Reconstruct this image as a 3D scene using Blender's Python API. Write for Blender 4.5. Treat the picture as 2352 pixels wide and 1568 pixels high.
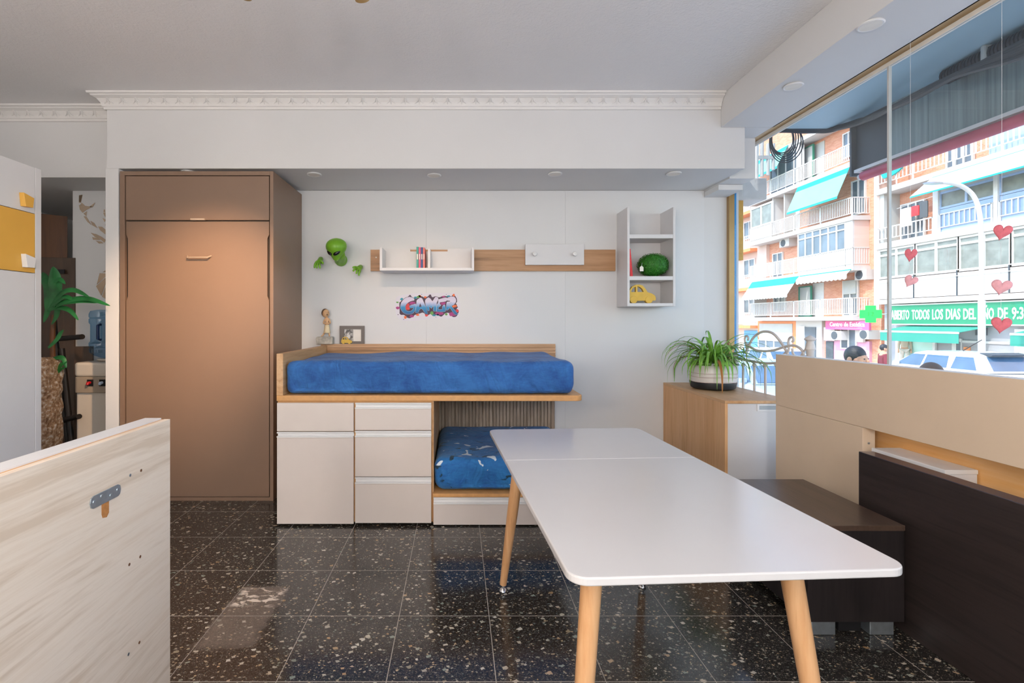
import bpy, bmesh, math, random
from mathutils import Vector, Matrix, noise
random.seed(7)
for _o in list(bpy.data.objects): bpy.data.objects.remove(_o)
SC = bpy.context.scene
COL = SC.collection
# ------------------------------------------------------------------ camera, world, sun, exposure
F, CX, CY, H = 1130.0, 1050.0, 738.0, 1.31          # focal length and principal point in pixels, eye height
cam = bpy.data.cameras.new('camera'); camo = bpy.data.objects.new('camera', cam); COL.objects.link(camo)
cam.sensor_width = 36.0; cam.lens = F / 2352.0 * 36.0
cam.shift_x = (1176.0 - CX) / 2352.0; cam.shift_y = (CY - 784.0) / 2352.0
cam.clip_start = 0.05; cam.clip_end = 400
camo.location = (0, 0, H); camo.rotation_euler = (math.pi / 2, 0, 0)
SC.camera = camo
world = bpy.data.worlds.new('world'); SC.world = world; world.use_nodes = True
_wn = world.node_tree.nodes; _wl = world.node_tree.links
_bg = _wn.get('Background'); _sky = _wn.new('ShaderNodeTexSky'); _sky.sky_type = 'NISHITA'
_sky.sun_disc = False; _sky.sun_elevation = math.radians(52); _sky.sun_rotation = math.radians(250)
_sky.air_density = 1.0; _sky.dust_density = 1.2; _sky.ozone_density = 1.0
_wl.new(_sky.outputs[0], _bg.inputs[0]); _bg.inputs[1].default_value = 0.52
sun = bpy.data.lights.new('sun', 'SUN'); sun.energy = 3.0; sun.angle = math.radians(0.6); sun.color = (1.0, 0.96, 0.9)
suno = bpy.data.objects.new('sun', sun); COL.objects.link(suno)
suno.rotation_euler = Vector((0.78, 0.30, -1.0)).to_track_quat('-Z', 'Y').to_euler(); suno.location = (-20, -10, 30)
# added fill-light globes, unseen behind the viewer: (centre, radius, radiance, colour)
FILL_GLOBES = [((-1.5, -1.0, 1.70), 0.20, 47, (1.0, 0.90, 0.82)), ((0.6, -1.2, 1.70), 0.20, 46, (1.0, 0.98, 0.96)), ((-2.9, -0.6, 1.75), 0.18, 22, (1.0, 0.90, 0.82)), ((-0.4, -0.45, 1.85), 0.18, 36, (1.0, 0.96, 0.93))]
SC.view_settings.view_transform = 'Standard'; SC.view_settings.look = 'None'
SC.view_settings.exposure = 0.45; SC.view_settings.gamma = 1.0; SC.view_settings.use_curve_mapping = False
SC.cycles.use_denoising = True
SC.cycles.max_bounces = 8; SC.cycles.diffuse_bounces = 4; SC.cycles.adaptive_threshold = 0.02; SC.cycles.glossy_bounces = 4; SC.cycles.transparent_max_bounces = 12
SC.cycles.sample_clamp_indirect = 6.0; SC.cycles.caustics_reflective = False; SC.cycles.caustics_refractive = False

# ------------------------------------------------------------------ helpers
def W(px, py, d): return Vector(((px - CX) * d / F, d, H - (py - CY) * d / F))
def D(px, X): return X * F / (px - CX)                  # distance of a column on a plane of constant X
def Zp(py, d): return H - (py - CY) * d / F
ORI = {}
def tag(o, label, cat, group=None):
    o['label'] = label; o['category'] = cat
    if group: o['group'] = group
    return o
def struct(o): o['kind'] = 'structure'; return o
def thing(name, label, cat, loc=(0, 0, 0), rotz=0.0, group=None):
    o = bpy.data.objects.new(name, None); COL.objects.link(o); o.empty_display_size = 0.1
    o.location = loc; o.rotation_euler = (0, 0, rotz); ORI[o.name] = Vector(loc)
    return tag(o, label, cat, group)
def dup(root, loc=None, label=None, group=None, rot=None, scale=None):
    def cp(o, par):
        c = o.copy(); COL.objects.link(c); c.parent = par
        for ch in o.children: cp(ch, c)
        return c
    r = cp(root, root.parent)
    if loc is not None: r.location = loc
    if rot is not None: r.rotation_euler = rot
    if scale is not None: r.scale = scale
    if label: r['label'] = label
    if group: r['group'] = group
    return r
class MB:
    def __init__(s): s.v = []; s.f = []
    def add(s, v, f):
        n = len(s.v); s.v += [Vector(p) for p in v]; s.f += [tuple(i + n for i in q) for q in f]; return s
    def box(s, x0, x1, y0, y1, z0, z1):
        if x0 > x1: x0, x1 = x1, x0
        if y0 > y1: y0, y1 = y1, y0
        if z0 > z1: z0, z1 = z1, z0
        return s.add([(x0,y0,z0),(x1,y0,z0),(x1,y1,z0),(x0,y1,z0),(x0,y0,z1),(x1,y0,z1),(x1,y1,z1),(x0,y1,z1)],
              [(0,3,2,1),(4,5,6,7),(0,1,5,4),(1,2,6,5),(2,3,7,6),(3,0,4,7)])
    def frame(s, t):
        t = t.normalized(); a = Vector((0,0,1)) if abs(t.z) < 0.9 else Vector((1,0,0))
        u = t.cross(a).normalized(); return u, t.cross(u).normalized()
    def tube(s, pts, r, n=8, closed=False, caps=True):
        pts = [Vector(p) for p in pts]; m = len(pts)
        rr = r if isinstance(r, (list, tuple)) else [r] * m
        T = []
        for i in range(m):
            a = pts[(i - 1) % m] if (closed or i > 0) else pts[i]; b = pts[(i + 1) % m] if (closed or i < m - 1) else pts[i]
            T.append((b - a).normalized())
        u, w = s.frame(T[0]); vs = []
        for i in range(m):
            u = (u - T[i] * u.dot(T[i])).normalized(); w = T[i].cross(u)
            for k in range(n):
                a = 2 * math.pi * k / n; vs.append(pts[i] + (u * math.cos(a) + w * math.sin(a)) * rr[i])
        fs = []
        for i in range(m if closed else m - 1):
            j = (i + 1) % m
            for k in range(n):
                l = (k + 1) % n; fs.append((i*n+k, i*n+l, j*n+l, j*n+k))
        if caps and not closed: fs += [tuple(range(n))[::-1], tuple((m-1)*n + k for k in range(n))]
        return s.add(vs, fs)
    def cyl(s, p0, p1, r0, r1=None, n=16): return s.tube([p0, p1], [r0, r0 if r1 is None else r1], n)
    def lathe(s, prof, c=(0,0,0), n=24, M=None):
        vs = []; fs = []
        for (r, z) in prof:
            for k in range(n):
                a = 2 * math.pi * k / n; vs.append(Vector((r*math.cos(a), r*math.sin(a), z)))
        for i in range(len(prof) - 1):
            for k in range(n):
                l = (k + 1) % n; fs.append((i*n+k, i*n+l, (i+1)*n+l, (i+1)*n+k))
        fs += [tuple(range(n))[::-1], tuple((len(prof)-1)*n + k for k in range(n))]
        if M is not None: vs = [M @ p for p in vs]
        c = Vector(c); return s.add([p + c for p in vs], fs)
    def ell(s, c, rx, ry, rz, nu=16, nv=10, M=None):
        vs = []; c = Vector(c)
        for j in range(nv + 1):
            t = math.pi * (0.02 + 0.96 * j / nv)
            for i in range(nu):
                p = 2 * math.pi * i / nu; q = Vector((rx*math.sin(t)*math.cos(p), ry*math.sin(t)*math.sin(p), rz*math.cos(t)))
                vs.append(c + (M @ q if M is not None else q))
        fs = [(j*nu+i, (j+1)*nu+i, (j+1)*nu+(i+1) % nu, j*nu+(i+1) % nu) for j in range(nv) for i in range(nu)]
        fs += [tuple(range(nu)), tuple(nv*nu + i for i in range(nu))[::-1]]
        return s.add(vs, fs)
    def prism(s, poly, axis, a0, a1):
        n = len(poly)
        def P(u, v, a): return {'x': (a,u,v), 'y': (u,a,v), 'z': (u,v,a)}[axis]
        vs = [P(u, v, a0) for u, v in poly] + [P(u, v, a1) for u, v in poly]
        fs = [tuple(range(n)), tuple(range(n, 2*n))[::-1]] + [(i, i+n, (i+1) % n + n, (i+1) % n) for i in range(n)]
        return s.add(vs, fs)
    def quad(s, a, b, c, d): return s.add([a,b,c,d], [(0,1,2,3)])
    def build(s, name, mat, parent=None, smooth=False, local=False, bevel=0.0, seg=2, recalc=True, solid=0.0):
        vs = s.v
        me = bpy.data.meshes.new(name)
        if parent is not None:
            if not local: org = ORI.get(parent.name, Vector()); vs = [p - org for p in vs]
            loc = Vector()
        elif local: loc = Vector()
        else:
            lo = [min(p[i] for p in vs) for i in range(3)]; hi = [max(p[i] for p in vs) for i in range(3)]
            loc = Vector(((lo[0]+hi[0])/2, (lo[1]+hi[1])/2, lo[2])); vs = [p - loc for p in vs]
        me.from_pydata([tuple(p) for p in vs], [], s.f)
        if recalc:
            b = bmesh.new(); b.from_mesh(me); bmesh.ops.recalc_face_normals(b, faces=b.faces[:]); b.to_mesh(me); b.free()
        me.materials.append(mat)
        if smooth:
            me.polygons.foreach_set('use_smooth', [True] * len(me.polygons))
            try: me.set_sharp_from_angle(angle=math.radians(40))
            except Exception: pass
        me.update()
        o = bpy.data.objects.new(name, me); COL.objects.link(o); o.location = loc
        if parent is not None: o.parent = parent; ORI[o.name] = ORI.get(parent.name, Vector())
        else: ORI[o.name] = loc
        if bevel:
            m = o.modifiers.new('bevel', 'BEVEL'); m.width = bevel; m.segments = seg; m.limit_method = 'ANGLE'; m.angle_limit = math.radians(40)
        if solid:
            m = o.modifiers.new('solid', 'SOLIDIFY'); m.thickness = solid; m.offset = 0
        return o
def B(name, mat, parent, *bx, **kw):
    m = MB()
    for b in bx: m.box(*b)
    return m.build(name, mat, parent, **kw)
def curve_mesh(splines, depth=0.0, res=4, offset=0.0, text=None, size=1.0, smoothx=False):
    """filled 2-D outline (holes allowed) or a line of lettering, as verts and faces in local x,y,z"""
    if text is None:
        cu = bpy.data.curves.new('c', 'CURVE'); cu.dimensions = '2D'; cu.fill_mode = 'BOTH'
        for pts in splines:
            sp = cu.splines.new('POLY'); sp.points.add(len(pts) - 1)
            for i, p in enumerate(pts): sp.points[i].co = (p[0], p[1], 0, 1)
            sp.use_cyclic_u = True
    else:
        cu = bpy.data.curves.new('t', 'FONT'); cu.body = text; cu.size = size; cu.fill_mode = 'FRONT' if depth == 0 else 'BOTH'; cu.resolution_u = 2
    cu.extrude = depth / 2; cu.offset = offset
    o = bpy.data.objects.new('c', cu); COL.objects.link(o)
    dg = bpy.context.evaluated_depsgraph_get(); me = bpy.data.meshes.new_from_object(o.evaluated_get(dg))
    v = [x.co.copy() for x in me.vertices]; f = [tuple(p.vertices) for p in me.polygons]
    bpy.data.objects.remove(o); bpy.data.curves.remove(cu); bpy.data.meshes.remove(me)
    return v, f
def skin_mesh(verts, edges, radii, root=0, sub=1):
    me = bpy.data.meshes.new('s'); me.from_pydata([tuple(v) for v in verts], edges, [])
    o = bpy.data.objects.new('s', me); COL.objects.link(o)
    m = o.modifiers.new('skin', 'SKIN'); m.use_smooth_shade = True
    if not me.skin_vertices: me.attributes.new('skin', 'FLOAT', 'POINT') if False else None
    if not me.skin_vertices:
        bpy.context.view_layer.objects.active = o; bpy.ops.mesh.customdata_skin_add()
    sv = me.skin_vertices[0].data
    for i, r in enumerate(radii): sv[i].radius = (r, r) if not isinstance(r, tuple) else r; sv[i].use_root = (i == root)
    s = o.modifiers.new('sub', 'SUBSURF'); s.levels = sub; s.render_levels = sub
    dg = bpy.context.evaluated_depsgraph_get(); ev = bpy.data.meshes.new_from_object(o.evaluated_get(dg))
    v = [x.co.copy() for x in ev.vertices]; f = [tuple(p.vertices) for p in ev.polygons]
    bpy.data.objects.remove(o); bpy.data.meshes.remove(me); bpy.data.meshes.remove(ev)
    return v, f
def cushion(x0, x1, y0, y1, z0, z1, r, step, disp):
    """rounded block on a fine grid; disp(p, n) moves a point"""
    lo = Vector((x0,y0,z0)); hi = Vector((x1,y1,z1)); key = {}; vs = []; fs = []
    N = [max(3, int(round((hi[i]-lo[i])/step))) for i in range(3)]
    def vid(p):
        q = Vector([min(max(p[i], lo[i]+r), hi[i]-r) for i in range(3)]); d = p - q
        n = d.normalized(); w = q + n * r; k = tuple(round(c, 5) for c in w)
        if k not in key: key[k] = len(vs); vs.append(w + disp(w, n))
        return key[k]
    for ax in range(3):
        a, b = [i for i in range(3) if i != ax]
        for side in (lo[ax], hi[ax]):
            for i in range(N[a]):
                for j in range(N[b]):
                    q = []
                    for (di, dj) in ((0,0),(1,0),(1,1),(0,1)):
                        p = Vector((0,0,0)); p[ax] = side; p[a] = lo[a]+(hi[a]-lo[a])*(i+di)/N[a]; p[b] = lo[b]+(hi[b]-lo[b])*(j+dj)/N[b]; q.append(vid(p))
                    if len(set(q)) >= 3:
                        u = []; [u.append(t) for t in q if t not in u]; fs.append(tuple(u))
    return vs, fs
def arc(c, r, a0, a1, n, ax='yz', ry=None):
    out = []
    for i in range(n + 1):
        a = math.radians(a0 + (a1 - a0) * i / n); u = r * math.cos(a); v = (ry or r) * math.sin(a)
        out.append(Vector((c[0], c[1]+u, c[2]+v)) if ax == 'yz' else Vector((c[0]+u, c[1], c[2]+v)))
    return out
def smooth_pts(pts, n=6):
    P = [Vector(p) for p in pts]; out = []
    for i in range(len(P) - 1):
        p0 = P[max(i-1, 0)]; p1 = P[i]; p2 = P[i+1]; p3 = P[min(i+2, len(P)-1)]
        for k in range(n):
            t = k / n; out.append(0.5*((2*p1)+(p2-p0)*t+(2*p0-5*p1+4*p2-p3)*t*t+(3*p1-p0-3*p2+p3)*t**3))
    out.append(P[-1]); return out

# ------------------------------------------------------------------ materials
def lin(c):
    if isinstance(c, str): c = tuple(int(c[i:i+2], 16) for i in (1, 3, 5))
    return tuple(((x/255)/12.92 if x/255 <= 0.04045 else ((x/255+0.055)/1.055)**2.4) for x in c) + (1.0,)
class NT:
    def __init__(s, name):
        s.m = bpy.data.materials.new(name); s.m.use_nodes = True; s.t = s.m.node_tree; s.p = s.t.nodes.get('Principled BSDF')
    def n(s, kind, **kw):
        x = s.t.nodes.new('ShaderNode' + kind)
        for k, v in kw.items():
            if k in x.inputs: x.inputs[k].default_value = v
            else: setattr(x, k, v)
        return x
    def l(s, a, b): s.t.links.new(a, b)
    def coord(s, world=False, scale=(1,1,1), rot=(0,0,0)):
        if world: src = s.n('NewGeometry').outputs['Position']
        else: src = s.n('TexCoord').outputs['Object']
        mp = s.n('Mapping'); mp.inputs['Scale'].default_value = scale; mp.inputs['Rotation'].default_value = rot
        s.l(src, mp.inputs['Vector']); return mp.outputs[0]
    def noise(s, vec, scale, detail=4.0, rough=0.55, dist=0.0):
        x = s.n('TexNoise'); x.inputs['Scale'].default_value = scale; x.inputs['Detail'].default_value = detail
        x.inputs['Roughness'].default_value = rough; x.inputs['Distortion'].default_value = dist; s.l(vec, x.inputs['Vector']); return x.outputs['Fac']
    def ramp(s, fac, stops, interp='LINEAR'):
        r = s.n('ValToRGB'); r.color_ramp.interpolation = interp; e = r.color_ramp.elements
        while len(e) < len(stops): e.new(0.5)
        for i, (p, c) in enumerate(stops): e[i].position = p; e[i].color = c if len(c) == 4 else tuple(c) + (1,)
        s.l(fac, r.inputs[0]); return r.outputs[0]
    def mix(s, fac, a, b, blend='MIX'):
        x = s.n('MixRGB'); x.blend_type = blend
        for sock, val in ((x.inputs[0], fac), (x.inputs[1], a), (x.inputs[2], b)):
            if hasattr(val, 'is_linked') or hasattr(val, 'node'): s.l(val, sock)
            else: sock.default_value = val
        return x.outputs[0]
    def math(s, op, a, b=0.0, clamp=False):
        x = s.n('Math'); x.operation = op; x.use_clamp = clamp
        for sock, val in ((x.inputs[0], a), (x.inputs[1], b)):
            if hasattr(val, 'node'): s.l(val, sock)
            else: sock.default_value = val
        return x.outputs[0]
    def bump(s, h, strength=0.2, dist=0.01):
        b = s.n('Bump'); b.inputs['Strength'].default_value = strength; b.inputs['Distance'].default_value = dist
        s.l(h, b.inputs['Height']); s.l(b.outputs[0], s.p.inputs['Normal'])
    def base(s, c):
        if hasattr(c, 'node'): s.l(c, s.p.inputs['Base Color'])
        else: s.p.inputs['Base Color'].default_value = c
    def rough(s, c):
        if hasattr(c, 'node'): s.l(c, s.p.inputs['Roughness'])
        else: s.p.inputs['Roughness'].default_value = c
def plain(name, c, rough=0.5, metal=0.0, spec=0.5, var=0.05, scale=8.0, bump=0.0, bscale=60.0, coat=0.0, sheen=0.0):
    t = NT(name); col = lin(c); v = t.coord(); f = t.noise(v, scale, 3.0)
    a = tuple(x*(1-var) for x in col[:3]) + (1,); b = tuple(min(1, x*(1+var)) for x in col[:3]) + (1,)
    t.base(t.ramp(f, [(0.3, a), (0.7, b)])); t.rough(rough)
    t.p.inputs['Metallic'].default_value = metal; t.p.inputs['Specular IOR Level'].default_value = spec
    if coat: t.p.inputs['Coat Weight'].default_value = coat
    if sheen: t.p.inputs['Sheen Weight'].default_value = sheen
    if bump: t.bump(t.noise(v, bscale, 4.0), bump, 0.004)
    return t.m
def wood(name, cols, axis='x', grain=1.0, rough=0.45, rot=(0,0,0), stripes=0.0, contrast=(0.3, 0.7), bumpy=0.05):
    t = NT(name); st = {'x': (0.06,1,1), 'y': (1,0.06,1), 'z': (1,1,0.06)}[axis]
    v = t.coord(scale=tuple(q*grain for q in st), rot=rot)
    f1 = t.noise(v, 9.0, 6.0, 0.62, 0.6); f2 = t.noise(v, 60.0, 4.0, 0.6)
    f = t.math('ADD', t.math('MULTIPLY', f1, 0.72), t.math('MULTIPLY', f2, 0.28))
    lo, hi = contrast; n = len(cols)
    t.base(t.ramp(f, [(lo + (hi-lo)*i/(n-1), lin(c)) for i, c in enumerate(cols)])); t.rough(rough)
    t.bump(f2, bumpy, 0.002); return t.m
M = {}
def wall_mat(name, c, stripe=False, bump=0.06):
    t = NT(name); v = t.coord(world=True); f = t.noise(v, 1.6, 3.0)
    col = lin(c); t.base(t.ramp(f, [(0.3, tuple(x*0.97 for x in col[:3])+(1,)), (0.7, col)])); t.rough(0.62)
    if stripe:
        h = t.noise(t.coord(world=True, scale=(160, 160, 2.0)), 1.0, 3.0); t.bump(h, 0.06, 0.003)
    else:
        h = t.math('ADD', t.noise(v, 70.0, 5.0, 0.6), t.math('MULTIPLY', t.noise(v, 14.0, 3.0), 0.8)); t.bump(h, bump, 0.01)
    return t.m
M['wall'] = wall_mat('wall_paper_white', '#dfdfdf', True)
M['paint'] = wall_mat('painted_plaster_white', '#dddcdb', False, 0.05)
M['ceil'] = wall_mat('ceiling_plaster', '#f0eeee', False, 0.40)
M['plaster_white'] = plain('cornice_plaster', '#e8e5e2', 0.55, var=0.02, scale=4, bump=0.04)
M['white'] = plain('white_laminate', '#dcdada', 0.38, var=0.012)
M['white_lit_warm'] = plain('warm_lit_laminate', '#dacdc4', 0.38, var=0.012)  # warm spotlight tint put into the drawer fronts' colour
M['white_sat'] = plain('white_satin', '#e6e4e2', 0.28, var=0.012)
M['cream'] = plain('cream_panel', '#e0c9ae', 0.45, var=0.015)  # warmth of the lamplight put into the cream base colour
M['taupe'] = plain('taupe_lacquer', '#866c59', 0.40, var=0.015)
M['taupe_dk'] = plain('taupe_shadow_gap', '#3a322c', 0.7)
M['handle_t'] = plain('taupe_metal_handle', '#c2ab96', 0.35, metal=0.3)
M['oak'] = wood('light_oak', ['#a87c52', '#c89a6c', '#d6ad82', '#b98a5e'], 'x')
M['oak_y'] = wood('light_oak_y', ['#a87c52', '#c89a6c', '#d6ad82', '#b98a5e'], 'y')
M['oak_z'] = wood('warm_oak_z', ['#b08053', '#d6a472', '#e2b484', '#c08e5e'], 'z')
M['oak_edge'] = plain('oak_edge_band', '#d29c62', 0.45, var=0.08, scale=30)
M['oak_cool'] = wood('greyish_oak_z', ['#5e4e41', '#98846f', '#b8a590', '#77644f'], 'z', grain=4.0)
M['oak_shelf'] = wood('knotty_oak', ['#86603f', '#ad8057', '#bd9068', '#9a6f49'], 'x', grain=0.9, contrast=(0.35, 0.66))
M['oak_rib'] = wood('ribbed_oak_x', ['#8a6647', '#b68b62', '#c9a07a', '#9a7554'], 'x')
M['pale_oak'] = wood('washed_oak', ['#b0967e', '#e2cdb8', '#ecdac8', '#d8c2ac'], 'y', grain=1.5, rot=(0.12, 0, 0), contrast=(0.24, 0.60))
M['pine'] = wood('knotty_pine', ['#c67c3e', '#f0b36c', '#f4c083', '#de9752'], 'y', grain=1.0)
M['wenge'] = wood('dark_wenge', ['#15100f', '#2a2321', '#352c2a', '#1c1716'], 'y', grain=2.0, rot=(0.2, 0, 0), rough=0.42)
M['wenge_z'] = wood('dark_wenge_front', ['#120e0e', '#1f1a1a', '#282222', '#171313'], 'z', grain=2.0, rough=0.45)
M['wenge_top'] = wood('dark_wenge_top', ['#3a2c24', '#4a3a30', '#544238', '#42332a'], 'y', grain=1.5, rough=0.3)
M['beech'] = wood('beech_leg', ['#b98455', '#cf9c6c', '#dbac7e', '#c69262'], 'z', grain=1.5, rough=0.4)
M['chrome'] = plain('chrome', '#d8d8da', 0.12, metal=1.0)
M['zinc'] = plain('galvanised_zinc', '#b9c2ca', 0.32, metal=0.85, var=0.1, scale=40)
M['dark_hole'] = plain('raw_hole', '#6b4326', 0.8)
M['raw_wood'] = plain('raw_chipboard', '#b87b43', 0.8, var=0.15, scale=80)
M['yellow'] = plain('yellow_laminate', '#e2ab49', 0.42, var=0.02)
M['yellow_toy'] = plain('yellow_painted_wood', '#dcb446', 0.5, var=0.06, scale=20)
M['black'] = plain('black_gloss', '#060607', 0.12)
M['black_mat'] = plain('black_matte', '#141416', 0.55)
M['alien'] = plain('green_resin', '#74ac28', 0.4, var=0.08, scale=14)
M['red'] = plain('red_cover', '#e0242c', 0.4, var=0.1, scale=60)
M['teal'] = plain('teal_cover', '#2a9a8c', 0.45); M['pink'] = plain('pink_cover', '#e3567a', 0.45)
M['navy'] = plain('navy_cover', '#234a86', 0.45); M['salmon'] = plain('salmon_cover', '#ea7a70', 0.45)
M['paper'] = plain('paper', '#efe9df', 0.8)
M['leafball'] = plain('boxwood_leaf', '#2f7a1e', 0.55, var=0.35, scale=60)
M['spider'] = plain('spider_plant_leaf', '#7fb447', 0.45, var=0.3, scale=18)
M['spider_tip'] = plain('brown_leaf_tip', '#a8702f', 0.6)
M['dracaena'] = plain('dracaena_leaf', '#1f7034', 0.42, var=0.4, scale=10)
M['soil'] = plain('soil', '#3a2b20', 0.95, bump=0.4)
M['pot_black'] = plain('pot_black_base', '#1c1d1f', 0.5)
M['pot'] = plain('glazed_pot_white', '#e2dcd6', 0.3, var=0.05, scale=6)
M['pot_line'] = plain('pot_reddish_line', '#a98277', 0.5)
M['frame_grey'] = plain('grey_frame', '#6e655f', 0.5)
M['stone'] = plain('grey_stone', '#b9b1a4', 0.75, var=0.3, scale=25, bump=0.3, bscale=40)
M['skin'] = plain('skin_tone', '#c99878', 0.5, var=0.05)
M['clay'] = plain('figurine_clay', '#d8ac80', 0.55, var=0.08, scale=40)
M['cloth_cream'] = plain('figurine_cloth', '#e4cfa8', 0.7, var=0.08, scale=40)
M['hair_brown'] = plain('brown_hair', '#5a4334', 0.6); M['hair_dark'] = plain('dark_hair', '#23262c', 0.55, var=0.3, scale=60)
M['iron'] = plain('pale_iron', '#d6cec8', 0.5)
M['gold_alu'] = plain('bronze_anodised_frame', '#a8895c', 0.35, metal=0.5)
M['blue_tape'] = plain('blue_edge_film', '#2f8fd0', 0.5)
M['felt_red'] = plain('red_felt', '#d9707a', 0.85, var=0.1, scale=80, bump=0.1)  # haze in front of the hearts is lightened into both felt colours
M['felt_pink'] = plain('hazy_pink_felt', '#e6a8ae', 0.85, var=0.1, scale=80, bump=0.1)
M['string'] = plain('white_string', '#e6e6e6', 0.7)
M['silicone'] = plain('silicone_joint', '#c8c8c4', 0.6)
M['dark_metal'] = plain('dark_metal_tube', '#2c2724', 0.4, metal=0.4)
M['brown_board'] = wood('brown_board', ['#4a2a12', '#6a3f1d', '#774a25', '#57331a'], 'z')
M['dark_board'] = wood('dark_brown_board', ['#2c1d14', '#44301f', '#4e3826', '#352417'], 'z')
M['mirror_bronze'] = plain('bronze_mirror', '#c4b09a', 0.06, metal=1.0, var=0.02)
M['dispenser'] = plain('dispenser_plastic', '#dcd2c4', 0.35, var=0.02)
M['dispenser_grey'] = plain('dispenser_grey_panel', '#a99a88', 0.4)
M['tap_red'] = plain('red_tap', '#c01620', 0.3); M['tap_blue'] = plain('pale_blue_tap', '#b8c8dc', 0.3)
M['bottle_h'] = plain('bottle_handle', '#12305e', 0.35)
def glass(name, tint, gloss=0.07, rough=0.01):
    t = NT(name); tr = t.n('BsdfTransparent'); tr.inputs[0].default_value = tint
    gl = t.n('BsdfGlossy'); gl.inputs['Roughness'].default_value = rough; gl.inputs[0].default_value = (1,1,1,1)
    mx = t.n('MixShader'); mx.inputs[0].default_value = gloss; t.l(tr.outputs[0], mx.inputs[1]); t.l(gl.outputs[0], mx.inputs[2])
    t.l(mx.outputs[0], t.t.nodes.get('Material Output').inputs[0]); return t.m
M['glass'] = glass('window_glass', (0.96, 0.98, 0.985, 1), 0.05)
M['bottle'] = glass('blue_bottle_plastic', (0.55, 0.75, 0.90, 1), 0.16, 0.08)
M['bubble'] = None
def bubble():
    t = NT('bubble_wrap_over_card'); v = t.coord(); f = t.noise(v, 45.0, 4.0)
    t.base(t.ramp(f, [(0.35, lin('#7a5a40')), (0.55, lin('#a88a6c')), (0.72, lin('#d9d2c8'))])); t.rough(0.2); t.bump(f, 0.7, 0.02); return t.m
M['bubble'] = bubble()
def fabric(name, c1, c2, prints=False):
    t = NT(name); v = t.coord(); f = t.noise(v, 5.0, 5.0, 0.6, 0.4); f2 = t.noise(t.coord(scale=(0.3, 1, 1)), 90.0, 3.0)
    g = t.math('ADD', t.math('MULTIPLY', f, 0.75), t.math('MULTIPLY', f2, 0.25))
    col = t.ramp(g, [(0.36, lin(c1)), (0.62, lin(c2))])
    if prints:
        vv = t.coord(scale=(1, 1.2, 2.2), rot=(0.3, 0.5, 0.4)); d = t.noise(vv, 11.0, 2.0, 0.4, 1.2)
        zone = t.ramp(t.noise(v, 3.2, 1.0), [(0.44, (0,0,0,1)), (0.52, (1,1,1,1))])
        dm = t.mix(1.0, t.ramp(d, [(0.60, (0,0,0,1)), (0.66, (1,1,1,1))]), zone, 'MULTIPLY')
        col = t.mix(dm, col, lin('#17384a'))
        w = t.noise(t.coord(scale=(1, 1, 1.3), rot=(0.9, 0.2, 1.2)), 6.0, 0.5, 0.3, 2.6)
        wm = t.ramp(w, [(0.70, (0,0,0,1)), (0.72, (1,1,1,1))])
        col = t.mix(wm, col, lin('#dfeaf2'))
    t.base(col); t.rough(0.82); t.p.inputs['Sheen Weight'].default_value = 0.1
    wr = t.noise(t.coord(scale=(1.0, 1.0, 0.45), rot=(0, 0.5, 0)), 7.0, 3.0, 0.5, 1.4); t.bump(t.math('ADD', t.math('ABSOLUTE', t.math('SUBTRACT', wr, 0.5)), t.math('MULTIPLY', f2, 0.03)), 0.55, 0.06); return t.m
M['sheet'] = fabric('blue_sheet', '#1c4c8c', '#336fb2')
M['sheet_print'] = fabric('blue_printed_sheet', '#1b5a9c', '#2e7fc0', True)
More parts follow.
